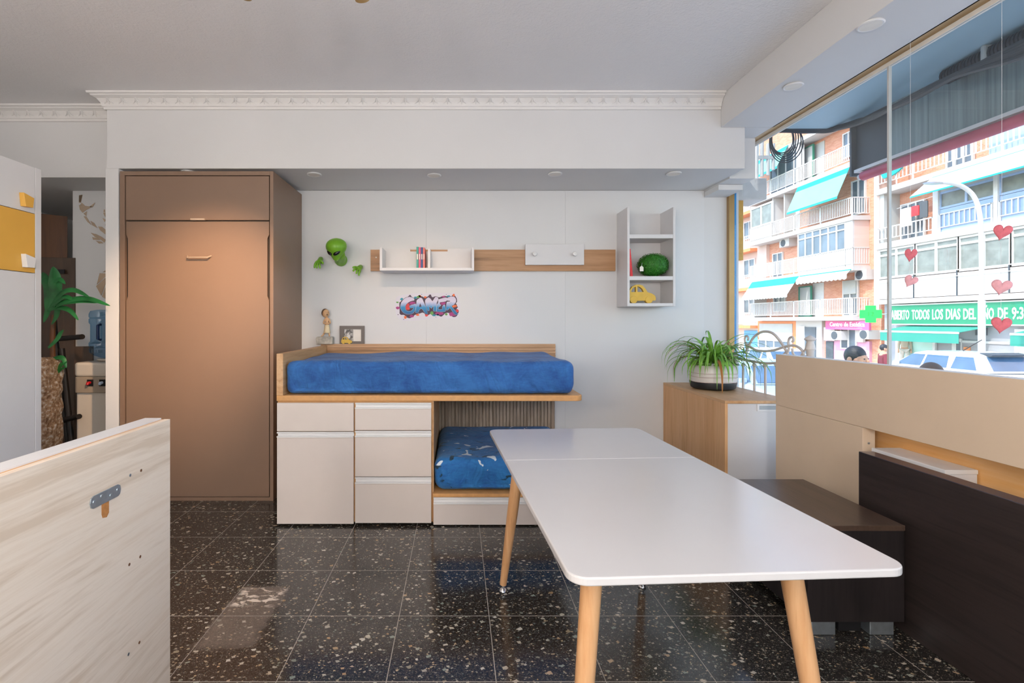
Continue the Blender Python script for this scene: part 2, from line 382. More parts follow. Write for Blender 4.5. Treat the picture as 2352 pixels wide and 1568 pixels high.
# ------------------------------------------------------------------ terrazzo floor
def terrazzo():
    t = NT('dark_terrazzo'); P = t.n('NewGeometry').outputs['Position']
    nz = t.n('TexNoise'); nz.inputs['Scale'].default_value = 38.0; nz.inputs['Detail'].default_value = 2.0; t.l(P, nz.inputs['Vector'])
    va = t.n('VectorMath'); va.operation = 'SCALE'; va.inputs['Scale'].default_value = 0.022; t.l(nz.outputs['Color'], va.inputs[0])
    vb = t.n('VectorMath'); vb.operation = 'ADD'; t.l(P, vb.inputs[0]); t.l(va.outputs[0], vb.inputs[1]); pos = vb.outputs[0]
    f = t.noise(P, 95.0, 5.0, 0.7)
    col = t.ramp(f, [(0.34, lin('#121110')), (0.50, lin('#2a2725')), (0.62, lin('#433e3a')), (0.74, lin('#6b655e'))])
    def chips(scale, thr, prob, cols, off):
        v = t.n('TexVoronoi'); v.voronoi_dimensions = '2D'; v.distance = 'MANHATTAN'; v.inputs['Scale'].default_value = scale
        mp = t.n('Mapping'); mp.inputs['Location'].default_value = off; mp.inputs['Rotation'].default_value = (0, 0, off[0]); mp.inputs['Scale'].default_value = (1, 1.25, 1); t.l(pos, mp.inputs[0]); t.l(mp.outputs[0], v.inputs['Vector'])
        sp = t.n('SeparateColor'); t.l(v.outputs['Color'], sp.inputs[0])
        size = t.math('MULTIPLY', t.math('GREATER_THAN', sp.outputs[0], 1 - prob), t.math('MULTIPLY', sp.outputs[1], thr))
        m = t.math('LESS_THAN', v.outputs['Distance'], size)
        return m, t.ramp(sp.outputs[2], [(i / (len(cols) - 1), lin(c)) for i, c in enumerate(cols)])
    for a in ((150.0, 0.5, 0.55, ['#4d4741', '#6e675d', '#57605a', '#7a6e5e'], (0.7, 2, 0)),
              (62.0, 0.46, 0.36, ['#7d7669', '#a89c8b', '#6b776f', '#b09877', '#8d8678'], (1.9, 5, 0)),
              (30.0, 0.42, 0.28, ['#a8a091', '#bdb2a0', '#7d877e', '#a98862', '#c6bfb2', '#958d7f'], (0.4, 9, 0))):
        m, c = chips(*a); col = t.mix(m, col, c)
    # pale patch with brighter specks on the floor in front of the wall bed
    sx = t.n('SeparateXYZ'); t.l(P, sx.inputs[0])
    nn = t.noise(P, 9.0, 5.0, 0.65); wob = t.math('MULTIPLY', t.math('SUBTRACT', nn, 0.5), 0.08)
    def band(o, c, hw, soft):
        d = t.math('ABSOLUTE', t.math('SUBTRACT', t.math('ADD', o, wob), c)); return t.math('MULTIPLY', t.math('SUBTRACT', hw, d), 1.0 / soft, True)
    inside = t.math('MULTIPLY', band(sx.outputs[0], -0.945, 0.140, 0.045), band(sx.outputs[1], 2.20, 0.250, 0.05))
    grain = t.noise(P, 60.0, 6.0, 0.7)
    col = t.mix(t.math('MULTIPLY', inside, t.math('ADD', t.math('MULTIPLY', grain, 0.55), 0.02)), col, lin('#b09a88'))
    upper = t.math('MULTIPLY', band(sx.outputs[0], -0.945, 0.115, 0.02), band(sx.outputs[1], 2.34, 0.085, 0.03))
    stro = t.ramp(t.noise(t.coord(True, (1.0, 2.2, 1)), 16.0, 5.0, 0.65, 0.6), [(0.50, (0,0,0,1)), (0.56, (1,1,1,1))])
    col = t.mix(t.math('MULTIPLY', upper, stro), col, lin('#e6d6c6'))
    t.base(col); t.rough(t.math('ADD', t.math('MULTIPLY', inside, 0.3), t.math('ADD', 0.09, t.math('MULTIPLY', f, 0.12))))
    t.p.inputs['Specular IOR Level'].default_value = 0.7; return t.m
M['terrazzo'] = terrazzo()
M['grout'] = plain('grout', '#a39a90', 0.8, var=0.15, scale=30)
XR, YB, CE = 2.34, 4.25, 2.98          # window plane, back wall, ceiling height
floor = struct(B('floor', M['grout'], None, (-4.3, XR, -3.0, 5.7, -0.12, -0.0006)))
tile_full = None
xs = [0.142 + 0.4 * k for k in range(-11, 6)]; ys = [1.79 + 0.4 * k for k in range(-8, 8)]
for x in xs:
    for y in ys:
        x1 = min(x + 0.4, XR); x0 = x
        if x1 - x0 < 0.05: continue
        g = 0.0017; gy = 0.0024
        if x1 - x0 > 0.39:
            if tile_full is None:
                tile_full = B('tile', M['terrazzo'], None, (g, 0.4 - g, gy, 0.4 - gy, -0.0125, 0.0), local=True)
                o = tile_full; me = o.data; o.parent = floor
            else:
                o = bpy.data.objects.new('tile', me); COL.objects.link(o); o.parent = floor
            o.location = Vector((x, y, 0)) - floor.location
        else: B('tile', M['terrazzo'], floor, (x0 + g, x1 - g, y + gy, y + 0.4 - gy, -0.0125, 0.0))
# ------------------------------------------------------------------ shell
struct(B('ceiling', M['ceil'], None, (-4.3, XR + 0.12, -3.0, 5.7, CE, CE + 0.2)))
wb = struct(B('wall_back', M['paint'], None, (-2.60, XR, YB + 0.012, YB + 0.2, 0.0, CE)))
px0 = -2.466 - 0.2
edges = [-2.60, -1.466, -0.266, 0.934, 2.134]
for a, b in zip(edges[:-1], edges[1:]): B('wall_panel', M['wall'], wb, (a + 0.0003, b - 0.0003, YB, YB + 0.0115, 0.0, 2.44), bevel=0.0008)
struct(B('wall_left', M['paint'], None, (-4.42, -4.3, -3.0, 5.7, 0, CE)))
struct(B('wall_front', M['paint'], None, (-4.3, XR + 0.12, -3.15, -3.0, 0, CE)))
struct(B('wall_rear_niche', M['paint'], None, (-4.3, -3.33, 5.5, 5.7, 0, CE)))
struct(B('wall_niche', M['wall'], None, (-3.33, -2.60, YB + 0.012, 5.5, 0, 2.44)))
struct(B('wall_over_niche', M['paint'], None, (-4.3, -2.60, 3.86, 5.5, 2.44, CE)))
struct(B('wall_stub', M['paint'], None, (-2.575, -2.478, 3.60, YB, 0, 2.43), bevel=0.004))
# window wall: low parapet, wall above the head, end piers
struct(B('wall_right_parapet', M['paint'], None, (XR, XR + 0.12, -3.0, 5.7, -0.75, 0.50)))
struct(B('wall_right_head', M['paint'], None, (XR + 0.002, XR + 0.12, -3.0, 5.7, 2.80, CE)))
struct(B('wall_right_end', M['paint'], None, (XR, XR + 0.12, 4.30, 5.7, 0.50, 2.80)))
struct(B('wall_right_near', M['paint'], None, (XR, XR + 0.12, -3.0, -2.6, 0.50, 2.80)))
struct(B('ceiling_soffit', M['paint'], None, (-2.596, 2.133, 3.644, YB, 2.442, CE), bevel=0.004))
struct(B('ceiling_beam', M['paint'], None, (1.951, XR, -3.0, 3.640, 2.745, CE), bevel=0.003))
struct(B('trim_pier', M['paint'], None, (2.135, XR - 0.004, 3.855, YB + 0.01, 2.43, 2.745), (2.135, XR - 0.004, 3.642, YB + 0.01, 2.7455, CE - 0.001)))
struct(B('trim_ledge', M['paint'], None, (2.136, XR - 0.006, 4.02, YB + 0.008, 2.385, 2.428)))
# window: frame bars, two panes, silicone joint
win = bpy.data.objects.new('window_1', None); COL.objects.link(win); win.location = (XR, 1.0, 0.5); ORI['window_1'] = Vector((XR, 1.0, 0.5)); struct(win)
B('frame_head', M['gold_alu'], win, (XR - 0.012, XR + 0.045, -2.6, 4.215, 2.745, 2.80))
B('frame_head_lip', M['paper'], win, (XR + 0.046, XR + 0.07, -2.6, 4.215, 2.722, 2.80))
B('frame_jamb', M['gold_alu'], win, (XR - 0.005, XR + 0.04, 4.222, 4.298, 0.5, 2.745))
B('frame_jamb', M['gold_alu'], win, (XR - 0.005, XR + 0.04, -2.6, -2.54, 0.5, 2.745))
B('blue_film_edge', M['blue_tape'], win, (XR + 0.041, XR + 0.064, 4.236, 4.298, 0.5, 2.722))
B('frame_sill', M['gold_alu'], win, (XR - 0.005, XR + 0.07, -2.6, 4.298, 0.5, 0.54))
yj = 2.725
B('pane', M['glass'], win, (XR + 0.050, XR + 0.058, yj + 0.006, 4.235, 0.542, 2.722))
B('pane', M['glass'], win, (XR + 0.050, XR + 0.058, -2.54, yj - 0.006, 0.542, 2.722))
B('silicone_joint', M['silicone'], win, (XR + 0.046, XR + 0.062, yj - 0.0058, yj + 0.0058, 0.542, 2.722))
# cornices with raised leaf motifs
def cornice(name, x0, x1, yw, ext_left):
    prof = [(0, -0.105), (0.012, -0.105), (0.014, -0.088), (0.022, -0.084), (0.028, -0.06), (0.045, -0.036), (0.07, -0.024), (0.074, -0.016), (0.088, -0.014), (0.090, 0), (0, 0)]
    m = MB(); n = len(prof)
    L = [(x0 - (p if ext_left else 0), yw - p, CE + z) for p, z in prof]; R = [(x1, yw - p, CE + z) for p, z in prof]
    fs = [(i, (i+1) % n, (i+1) % n + n, i + n) for i in range(n)] + [tuple(range(n, 2*n))]
    vs = L + R
    if ext_left:                                   # return along the left end of the soffit
        K = [(x0 - p, 3.86 - 0.09, CE + z) for p, z in prof]; vs += K
        fs += [(i, i + 2*n, (i+1) % n + 2*n, (i+1) % n) for i in range(n)] + [tuple(range(2*n, 3*n))]
    else: fs += [tuple(range(n))[::-1]]
    m.add(vs, fs); c = struct(m.build(name, M['plaster_white'], None))
    sp = 0.1035; k = int((x1 - x0) / sp); me = None
    for i in range(k):
        x = x0 + sp * (i + 0.4)
        if me is None:
            q = MB()                                # motif: a stem and two curled leaf blades
            def P(u, v, o=0.0): return Vector((u, -0.030 - (v + 0.03) * 0.52 - o, -0.078 + (v + 0.03) * 0.75))
            q.tube([P(0, -0.028), P(0, 0.0), P(0, 0.026)], [0.002, 0.0035, 0.0022], 6)
            for s in (-1, 1): q.tube([P(s*0.004, 0.026), P(s*0.008, 0.008), P(s*0.019, -0.012), P(s*0.033, -0.022)], [0.002, 0.0034, 0.003, 0.0012], 6)
            o = q.build('leaf_motif', M['plaster_white'], None, smooth=True, local=True); me = o.data; o.parent = c
        else: o = bpy.data.objects.new('leaf_motif', me); COL.objects.link(o); o.parent = c
        o.location = Vector((x, yw, CE)) - c.location
cornice('trim_1', -2.596, 1.948, 3.644, True)
cornice('trim_2', -4.3, -2.70, 3.86, False)
# downlights
def downlight(loc, label, group=None):
    t = thing('downlight', label, 'downlight', loc, group=group)
    MB().lathe([(0.035, -0.0005), (0.052, -0.001), (0.055, -0.007), (0.05, -0.011), (0.045, -0.009)], loc, 28).build('trim_ring', M['white_sat'], t, smooth=True)
    MB().lathe([(0.044, -0.0072), (0.044, -0.0095)], loc, 28).build('diffuser', M['paper'], t)
for px, py in ((722, 399), (997, 401), (1275, 398), (1548, 397)):
    d = (2.442 - H) * F / (CY - py); downlight(((px - CX) * d / F, d, 2.442), 'small round white recessed downlight in the soffit above the wall shelves', 'downlights above the wall shelves')
downlight(((430 - CX) * 3.70 / F, 3.72, 2.442), 'round white downlight in the soffit just over the taupe wall bed')
for px, py, lb in ((2000, 55, 'round white downlight in the window beam, farther from the soffit'), (1822, 196, 'round white downlight in the window beam, nearer to the soffit')):
    d = (2.745 - H) * F / (CY - py); downlight(((px - CX) * d / F, d, 2.745), lb)
# added fill-light globes (unseen, behind the viewer) and the spot bar above the wall bed
for i, (loc, size, p, c) in enumerate(FILL_GLOBES):
    t = thing('fill_globe', 'glowing white fill-light globe added unseen behind the viewer', 'fill light', (loc[0], loc[1], loc[2]), group='added fill globes')
    gm = NT('globe_glow'); gm.base((0.9, 0.88, 0.85, 1)); gm.p.inputs['Emission Color'].default_value = c + (1,); gm.p.inputs['Emission Strength'].default_value = p
    MB().ell(loc, size, size, size, 32, 20).build('globe', gm.m, t, smooth=True)
    MB().cyl((loc[0], loc[1], loc[2] + size), (loc[0], loc[1], CE - 0.001), 0.006, n=8).build('rod', M['white_sat'], t)
    MB().lathe([(0.05, -0.001), (0.05, -0.02), (0.01, -0.03)], (loc[0], loc[1], CE), 20).build('canopy', M['white_sat'], t, smooth=True)
sb = thing('spotlight_bar', 'ceiling spotlight bar with small golden heads', 'spotlight', (-0.6, 1.62, CE))
B('bar', M['white_sat'], sb, (-1.05, -0.1, 1.60, 1.64, CE - 0.03, CE - 0.001))
for tipx, tgt, pw in ((-0.866, (-1.90, 3.6, 1.36), 260), (-0.385, (-0.3, 4.25, 1.2), 40)):
    tip = Vector((tipx, 2.0, 2.618 if tipx > -0.6 else 2.63)); q = Vector((tipx, 1.62, CE - 0.03)); dr = (Vector(tgt) - tip).normalized()
    base = tip - dr * 0.12
    MB().tube([q, (q + base) / 2 + Vector((0, 0, 0.02)), base], 0.006, 8).build('arm', M['gold_alu'], sb)
    MB().tube([base, base + dr * 0.05, tip - dr * 0.015, tip], [0.016, 0.026, 0.03, 0.03], 20).build('spot_head', M['gold_alu'], sb, smooth=True)
    l = bpy.data.lights.new('spot_light', 'SPOT'); l.energy = pw; l.color = (1.0, 0.66, 0.40); l.spot_size = math.radians(44); l.spot_blend = 1.0; l.shadow_soft_size = 0.03
    o = bpy.data.objects.new('spot_light', l); COL.objects.link(o); o.location = tip + dr * 0.05; o.rotation_euler = dr.to_track_quat('-Z', 'Y').to_euler()
# ------------------------------------------------------------------ fold-down wall bed (taupe)
WX0, WX1, WY, WT = -2.462, -1.341, 3.59, 2.406
wd = thing('wall_bed', 'tall taupe fold-down wall bed cabinet standing beside the blue bed', 'wall bed', ((WX0+WX1)/2, WY, 0))
B('side_panel', M['taupe'], wd, (WX0, WX0 + 0.035, WY, YB - 0.004, 0.0, WT), bevel=0.0015)
B('side_panel', M['taupe'], wd, (WX1 - 0.026, WX1, WY, YB - 0.004, 0.0, WT), bevel=0.0015)
B('top_panel', M['taupe'], wd, (WX0 + 0.0352, WX1 - 0.0262, WY, YB - 0.004, WT - 0.03, WT), bevel=0.0015)
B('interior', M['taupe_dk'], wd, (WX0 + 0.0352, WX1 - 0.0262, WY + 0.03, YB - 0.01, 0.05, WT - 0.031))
B('plinth', M['taupe'], wd, (WX0 + 0.0352, WX1 - 0.0262, WY + 0.004, WY + 0.025, 0.0, 0.026), bevel=0.001)
fl = B('flap_door', M['taupe'], wd, (WX0 + 0.04, WX1 - 0.034, WY + 0.006, WY + 0.026, Zp(505, WY), WT - 0.034), bevel=0.0015)
B('handle', M['handle_t'], fl, (W(439, 0, WY).x, W(471, 0, WY).x, WY - 0.012, WY + 0.006, Zp(506, WY), Zp(502, WY)))
xl, xr2 = WX0 + 0.042, WX1 - 0.034; z1, z2 = Zp(690, WY), Zp(538, WY); zt, zb = Zp(508, WY), 0.03; nn = 0.013
poly = [(xl, zb), (xr2, zb), (xr2, z1), (xr2 - nn, z1 + 0.03), (xr2 - nn, z2 - 0.03), (xr2, z2), (xr2, zt), (xl, zt), (xl, z2), (xl + nn, z2 - 0.03), (xl + nn, z1 + 0.03), (xl, z1)]
bf = MB().prism(poly, 'y', WY + 0.006, WY + 0.026).build('bed_front', M['taupe'], wd, bevel=0.0015)
hx0, hx1, hz = W(430, 0, WY).x, W(484, 0, WY).x, Zp(590, WY)
MB().tube([(hx0, WY + 0.006, hz + 0.008), (hx0 + 0.012, WY - 0.022, hz - 0.006), (hx1 - 0.012, WY - 0.022, hz - 0.006), (hx1, WY + 0.006, hz + 0.008)], 0.006, 10).build('handle', M['handle_t'], bf, smooth=True)
# ------------------------------------------------------------------ compact bed with drawers
k = 3.148 / F
def FX(px): return (px - CX) * k
def FZ(py): return H - (py - CY) * k
YF, YR = 3.148, 4.236
bd = thing('compact_bed', 'raised oak bed platform with white drawer fronts under it', 'bed', (-0.2, YF, 0))
# platform with rounded front right corner
x0, x1 = FX(635), FX(1340); r = 0.05
pl = [(x0, YF), (x1 - r, YF)] + [(x1 - r + r*math.sin(a), YF + r - r*math.cos(a)) for a in [math.pi/2*i/6 for i in range(1, 7)]] + [(x1, YR - 0.03), (x0, YR - 0.03)]
MB().prism(pl, 'z', FZ(921), FZ(908)).build('platform', M['oak_edge'], bd, bevel=0.003)
B('headboard', M['oak_y'], bd, (x0, x0 + 0.042, YF, 4.20, FZ(908) + 0.0005, FZ(812)), bevel=0.002)
rb = B('rail_board', M['oak_rib'], bd, (-1.165, 0.840, 4.205, YR, 0.70, 1.117))
for i in range(5): B('rib', M['oak_rib'], rb, (-1.11, 0.840, 4.196, 4.2048, 1.104 - 0.026*i - 0.017, 1.104 - 0.026*i), bevel=0.003)
pb = B('back_panel', M['oak_cool'], bd, (-0.17, 0.836, 4.215, YR, 0.10, 0.699))
nr = 34
for i in range(nr):
    a = -0.165 + (0.995) * i / nr; w = 0.995 / nr
    B('slat', M['oak_cool'], pb, (a + 0.002, a + w - 0.002, 4.200, 4.2148, 0.10, 0.698), bevel=0.003)
xa, xb, xc = FX(813.5), FX(991.5), FX(635)
B('carcass', M['oak_edge'], bd, (xc, xb + 0.004, YF + 0.024, 4.19, 0.02, FZ(921) - 0.0005))
B('side_cheek', M['oak_y'], bd, (xb + 0.0042, xb + 0.012, YF + 0.03, 4.19, 0.02, FZ(921) - 0.0005))
def front(px0, px1, py0, py1, name='drawer', hy=None, yo=0.0):
    a, b, t, c = FX(px0), FX(px1), FZ(py0), FZ(py1)
    top = FZ(hy[1]) if hy else t
    fr = B(name, M['white_lit_warm'], bd, (a, b, YF + yo, YF + 0.020 + yo, c, top), bevel=0.0015)
    if hy:
        h0, h1 = FZ(hy[0]), FZ(hy[1]); m = MB(); y = YF + yo
        m.box(a, b, y + 0.017, y + 0.021, h1, h0); m.box(a, b, y - 0.003, y + 0.0168, h0 - 0.008, h0); m.box(a, b, y - 0.008, y + 0.0168, h1 + 0.0003, h1 + 0.007)
        m.build('handle_profile', M['white_sat'], fr, bevel=0.001)
    return fr
front(636, 812, 925, 990, 'drawer'); front(636, 812, 992, 1203, 'cabinet_door', (992, 1004))
front(815.5, 990.5, 925, 987.5, 'drawer', (925, 938)); front(815.5, 990.5, 989.5, 1094, 'drawer', (989.5, 1003)); front(815.5, 990.5, 1096, 1201, 'drawer', (1096, 1110))
lb = thing('pull_out_bed', 'low oak pull-out bed base with a long white drawer below the raised bed', 'bed', (0.35, YF, 0))
bd_keep = bd; bd = lb
B('base_board', M['oak_edge'], lb, (FX(994), 0.84, YF - 0.004, 4.19, FZ(1141), FZ(1133)), bevel=0.002)
B('carcass', M['oak_edge'], lb, (FX(994), 0.838, YF + 0.024, 4.18, 0.015, FZ(1141) - 0.0005))
front(995.5, 1350, 1141, 1205, 'drawer', (1142, 1157)); bd = bd_keep
# mattresses
def wrk(amp, seed, zlo, zhi):
    def f(p, n):
        q = Vector((p.x*3.2 + seed, p.y*3.2, p.z*3.0)); a = noise.noise(q)
        low = max(0.0, 1 - (p.z - zlo) / (zhi - zlo) * 1.4)
        w = noise.noise(Vector((p.x*9 + p.z*7 + seed, p.y*9, p.z*4))); w2 = noise.noise(Vector((p.x*22 - p.z*14 + seed, p.y*20, p.z*10)))
        return n * (a*amp*1.3 - abs(w)*amp*2.2*low - abs(w2)*amp*1.0*low) * (1 if n.z > -0.5 else 0.15)
    return f
zp = FZ(908)
v, f = cushion(-1.108, FX(1321), 3.172, 4.19, zp + 0.003, zp + 0.212, 0.045, 0.016, wrk(0.012, 3, zp, zp + 0.2))
tag(MB().add(v, f).build('mattress', M['sheet'], None, smooth=True), 'thick mattress in a plain blue fitted sheet lying on the raised oak platform', 'mattress')
zq = FZ(1133)
v, f = cushion(FX(996) + 0.008, 0.80, 3.165, 4.185, zq + 0.003, zq + 0.215, 0.062, 0.016, wrk(0.012, 17, zq, zq + 0.2))
tag(MB().add(v, f).build('mattress', M['sheet_print'], None, smooth=True), 'lower mattress in a blue sheet printed with white and dark strokes', 'mattress')
# ------------------------------------------------------------------ wall shelf board and white tray shelf
def NX(px, d): return (px - CX) * d / F
ws = thing('wall_board', 'long horizontal oak board fixed on the white wall behind the tray shelf', 'wall board', (0, YB, 1.68))
B('board', M['oak_shelf'], ws, (NX(851, 4.22), NX(1414, 4.22), 4.222, YB - 0.001, Zp(622, 4.22), Zp(573, 4.22)), bevel=0.001)
MB().cyl((NX(864, 4.22), 4.2225, Zp(591, 4.22)), (NX(864, 4.22), 4.218, Zp(591, 4.22)), 0.006).build('screw_cap', M['paper'], ws)
d0 = 3.99; ts = thing('tray_shelf', 'white open tray shelf with a divider on the oak wall board', 'shelf', (-0.25, d0, 1.70))
sx0, sx1, sz0, sz1 = NX(872, d0), NX(1089, d0), Zp(621, d0), Zp(568, d0)
B('shelf_bottom', M['white'], ts, (sx0 + 0.0202, sx1 - 0.0202, d0, 4.203, sz0, sz0 + 0.022), bevel=0.001)
B('side_panel', M['white'], ts, (sx0, sx0 + 0.020, d0, 4.203, sz0, sz1), bevel=0.001)
B('side_panel', M['white'], ts, (sx1 - 0.020, sx1, d0, 4.203, sz0, sz1), bevel=0.001)
xm = NX(983, 4.05); B('divider', M['white'], ts, (xm, xm + 0.02, d0 + 0.04, 4.203, sz0 + 0.0222, sz1 - 0.004), bevel=0.001)
B('shelf_back', M['white'], ts, (sx0, NX(942, 4.2), 4.2035, 4.2215, sz0, 1.932), (NX(942, 4.2), NX(1028, 4.2), 4.2035, 4.2215, sz0, 1.908), (NX(1028, 4.2), sx1, 4.2035, 4.2215, sz0, 1.932))
bz = sz0 + 0.0225
bx = NX(957, 4.08)
for nm, m, w, h in (('teal', 'teal', 0.0185, 0.180), ('pink', 'pink', 0.018, 0.176), ('navy blue', 'navy', 0.018, 0.176), ('salmon red', 'salmon', 0.016, 0.174)):
    t = thing('book', 'thin upright book with a %s spine on the white tray shelf' % nm, 'book', (bx + w/2, 4.06, bz), group='books on the tray shelf')
    B('cover', M[m], t, (bx, bx + w - 0.001, 4.055, 4.19, bz, bz + h), bevel=0.0015)
    B('spine_label', M['paper'], t, (bx + 0.004, bx + w - 0.005, 4.0535, 4.0548, bz + 0.075, bz + 0.12))
    B('pages', M['paper'], t, (bx + 0.003, bx + w - 0.004, 4.058, 4.191, bz + h, bz + h + 0.0012))
    bx += w
# coat hook panel
hp = thing('hook_panel', 'small white coat panel with two round pegs on the oak board', 'coat rack', (0.7, 4.2, 1.75))
B('panel', M['white'], hp, (NX(1207, 4.19), NX(1342, 4.19), 4.195, 4.2215, Zp(608, 4.19), Zp(560, 4.19)), bevel=0.0015)
for px in (1228, 1320):
    c = Vector((NX(px, 4.17), 4.195, Zp(583, 4.17)))
    MB().lathe([(0.008, 0), (0.008, 0.018), (0.018, 0.026), (0.02, 0.034), (0.017, 0.042), (0.006, 0.045)], c, 20, Matrix.Rotation(math.radians(90), 3, 'X')).build('peg', M['white_sat'], hp, smooth=True)
# tall cubby
d1 = 3.985; bc = thing('cubby_shelf', 'tall white wall cubby with three compartments and an open top', 'shelf', (1.57, d1, 1.43))
cx0, cx1 = NX(1441, d1), NX(1551.5, d1); cz = [Zp(q, d1) for q in (475, 538, 547, 634, 643, 696, 703)]
B('side_panel', M['white'], bc, (cx0 - 0.0, cx0 + 0.019, d1, YB - 0.001, cz[6], cz[0]), bevel=0.001)
B('side_panel', M['white'], bc, (cx1 - 0.019, cx1, d1, YB - 0.001, cz[6], cz[0]), bevel=0.001)
for a, b in ((2, 1), (4, 3), (6, 5)): B('shelf_board', M['white'], bc, (cx0 + 0.0192, cx1 - 0.0192, d1 + 0.002, YB - 0.012, cz[a], cz[b]), bevel=0.001)
B('back_panel', M['white'], bc, (cx0 + 0.0192, cx1 - 0.0192, YB - 0.0115, YB - 0.001, cz[6], cz[0]))
zs = cz[3] + 0.0004
t = thing('book', 'glossy red book leaning in the middle compartment of the white cubby', 'book', (cx0 + 0.03, 4.06, zs))
m = MB(); m.box(0, 0.022, 4.03, 4.19, 0, 0.225); R = Matrix.Rotation(math.radians(-6.5), 4, 'Y')
def lean(mm): mm.v = [R @ p + Vector((cx0 + 0.0195 + 0.004, 0, zs + 0.0026)) for p in mm.v]; return mm
m2 = MB(); m2.box(0.003, 0.019, 4.033, 4.191, 0.2252, 0.2262)
R = Matrix.Rotation(math.radians(-5.0), 4, 'Y')
lean(m); lean(m2); sh = -min(p.x for p in m.v) + cx0 + 0.0197
for mm in (m, m2): mm.v = [p + Vector((sh, 0, 0)) for p in mm.v]
m.build('cover', M['red'], t, bevel=0.0015); m2.build('pages', M['paper'], t)
# topiary ball
bc0 = Vector((NX(1500.5, 4.08), 4.09, zs + 0.1005)); tb = thing('topiary_ball', 'round green boxwood ball with a small paper tag in the white cubby', 'topiary', (bc0.x, bc0.y, zs))
MB().ell(bc0, 0.113, 0.113, 0.090, 20, 12).build('core', M['leafball'], tb, smooth=True)
m = MB(); rnd = random.Random(3)
for i in range(2600):
    z = rnd.uniform(-1, 1); a = rnd.uniform(0, 6.283); s = math.sqrt(1-z*z); n = Vector((s*math.cos(a), s*math.sin(a), z))
    p = bc0 + Vector((n.x*0.120, n.y*0.120, n.z*0.096)) * rnd.uniform(0.93, 1.06); p.z = max(p.z, zs + 0.004); u = n.cross(Vector((rnd.uniform(-1,1), rnd.uniform(-1,1), rnd.uniform(-1,1)))).normalized(); w = (n.cross(u) + n*rnd.uniform(-0.6, 0.8)).normalized()
    L = rnd.uniform(0.008, 0.013); m.add([p - w*L*0.5, p + u*L*0.38, p + w*L*0.6, p - u*L*0.38], [(0,1,2,3)])
lf = m.build('leaves', M['leafball'], tb, recalc=False); lf['kind'] = 'stuff'
tg = Vector((NX(1474, 3.98), 4.0, Zp(617, 3.98)))
m = MB(); m.prism([(tg.x-0.015, tg.z-0.02), (tg.x+0.015, tg.z-0.02), (tg.x+0.015, tg.z+0.012), (tg.x, tg.z+0.026), (tg.x-0.015, tg.z+0.012)], 'y', 3.982, 3.985)
m.build('paper_tag', M['paper'], tb); MB().tube([(tg.x, 3.9835, tg.z + 0.022), (tg.x+0.01, 4.0, tg.z+0.05)], 0.0012, 6).build('tag_string', M['string'], tb)
# toy cars
def toy_car(cx, y, z, width, label, mat, thick):
    s = width / 290.0; t = thing('toy_car', label, 'toy car', (cx, y, z))
    body = [(3,32),(3,92),(16,112),(24,140),(48,174),(88,193),(120,195),(155,184),(185,150),(205,116),(250,102),(280,82),(291,55),(286,30),(100,27)]
    w1 = [(36,118),(84,118),(84,173),(60,163),(43,142)]; w2 = [(101,118),(166,118),(150,150),(126,170),(101,176)]
    vv, ff = curve_mesh([body, w1, w2], thick / s)
    MB().add([(cx + (p.x - 145)*s, y + p.z*s, z + p.y*s) for p in vv], ff).build('car_body', mat, t)
    for wx in (62, 220):
        c = Vector((cx + (wx - 145)*s, y, z + 38*s)); MB().cyl(c - Vector((0, thick/2 + 0.003, 0)), c + Vector((0, thick/2 + 0.003, 0)), 38*s, n=28).build('wheel', mat, t, bevel=0.001)
toy_car(NX(1472.5, 4.07), 4.07, cz[5] + 0.0005, 0.232, 'yellow wooden toy car in the bottom compartment of the white cubby', M['yellow_toy'], 0.03)
# ------------------------------------------------------------------ figurine, photo frame and small car on the bed rail
zr = 1.1175
toy_car(NX(795.5, 4.20), 4.2115, zr, 25*4.20/F, 'tiny yellow toy car in front of the grey photo frame', M['yellow_toy'], 0.008)
pf = thing('photo_frame', 'grey photo frame with a black and white picture on the oak bed rail', 'photo frame', (NX(808, 4.23), 4.23, zr))
def fr(px, py): return (NX(px, 4.225), Zp(py, 4.225))
(a0, a1), (b0, b1) = fr(780, 790), fr(837, 748); a1 = zr
(i0, i1), (j0, j1) = fr(790.5, 783.5), fr(829.5, 756)
vv, ff = curve_mesh([[(a0,a1),(b0,a1),(b0,b1),(a0,b1)], [(i0,i1),(j0,i1),(j0,j1),(i0,j1)]], 0.014)
MB().add([(p.x, 4.229 + p.z, p.y) for p in vv], ff).build('frame', M['frame_grey'], pf, bevel=0.001)
def photo_mat():
    t = NT('black_and_white_print'); v = t.coord(); f = t.noise(v, 26.0, 3.0, 0.5, 0.6); t.base(t.ramp(f, [(0.38, lin('#3c3a39')), (0.5, lin('#8f8a86')), (0.62, lin('#d8d4d0'))])); t.rough(0.25); return t.m
M['photo'] = photo_mat(); xm2 = NX(811, 4.225)
B('photo_print', M['photo'], pf, (i0 - 0.004, xm2, 4.230, 4.2335, i1 - 0.004, j1 + 0.004)); B('blank_mount', M['paper'], pf, (xm2 + 0.0002, j0 + 0.004, 4.230, 4.2335, i1 - 0.004, j1 + 0.004))
fg = thing('figurine', 'small clay boy figurine with folded arms on a grey stone block', 'figurine', (NX(748, 4.2), 4.19, zr))
m = MB(); bx0, bx1 = NX(729, 4.20), NX(766, 4.20); bzt = Zp(773, 4.2)
m.prism([(bx0, zr), (bx1 - 0.004, zr), (bx1, bzt - 0.01), (bx1 - 0.006, bzt), (bx0 + 0.006, bzt), (bx0 - 0.003, bzt - 0.012)], 'y', 4.165, 4.232); m.build('stone_base', M['stone'], fg, bevel=0.004)
u = 4.2 / F / 5.6
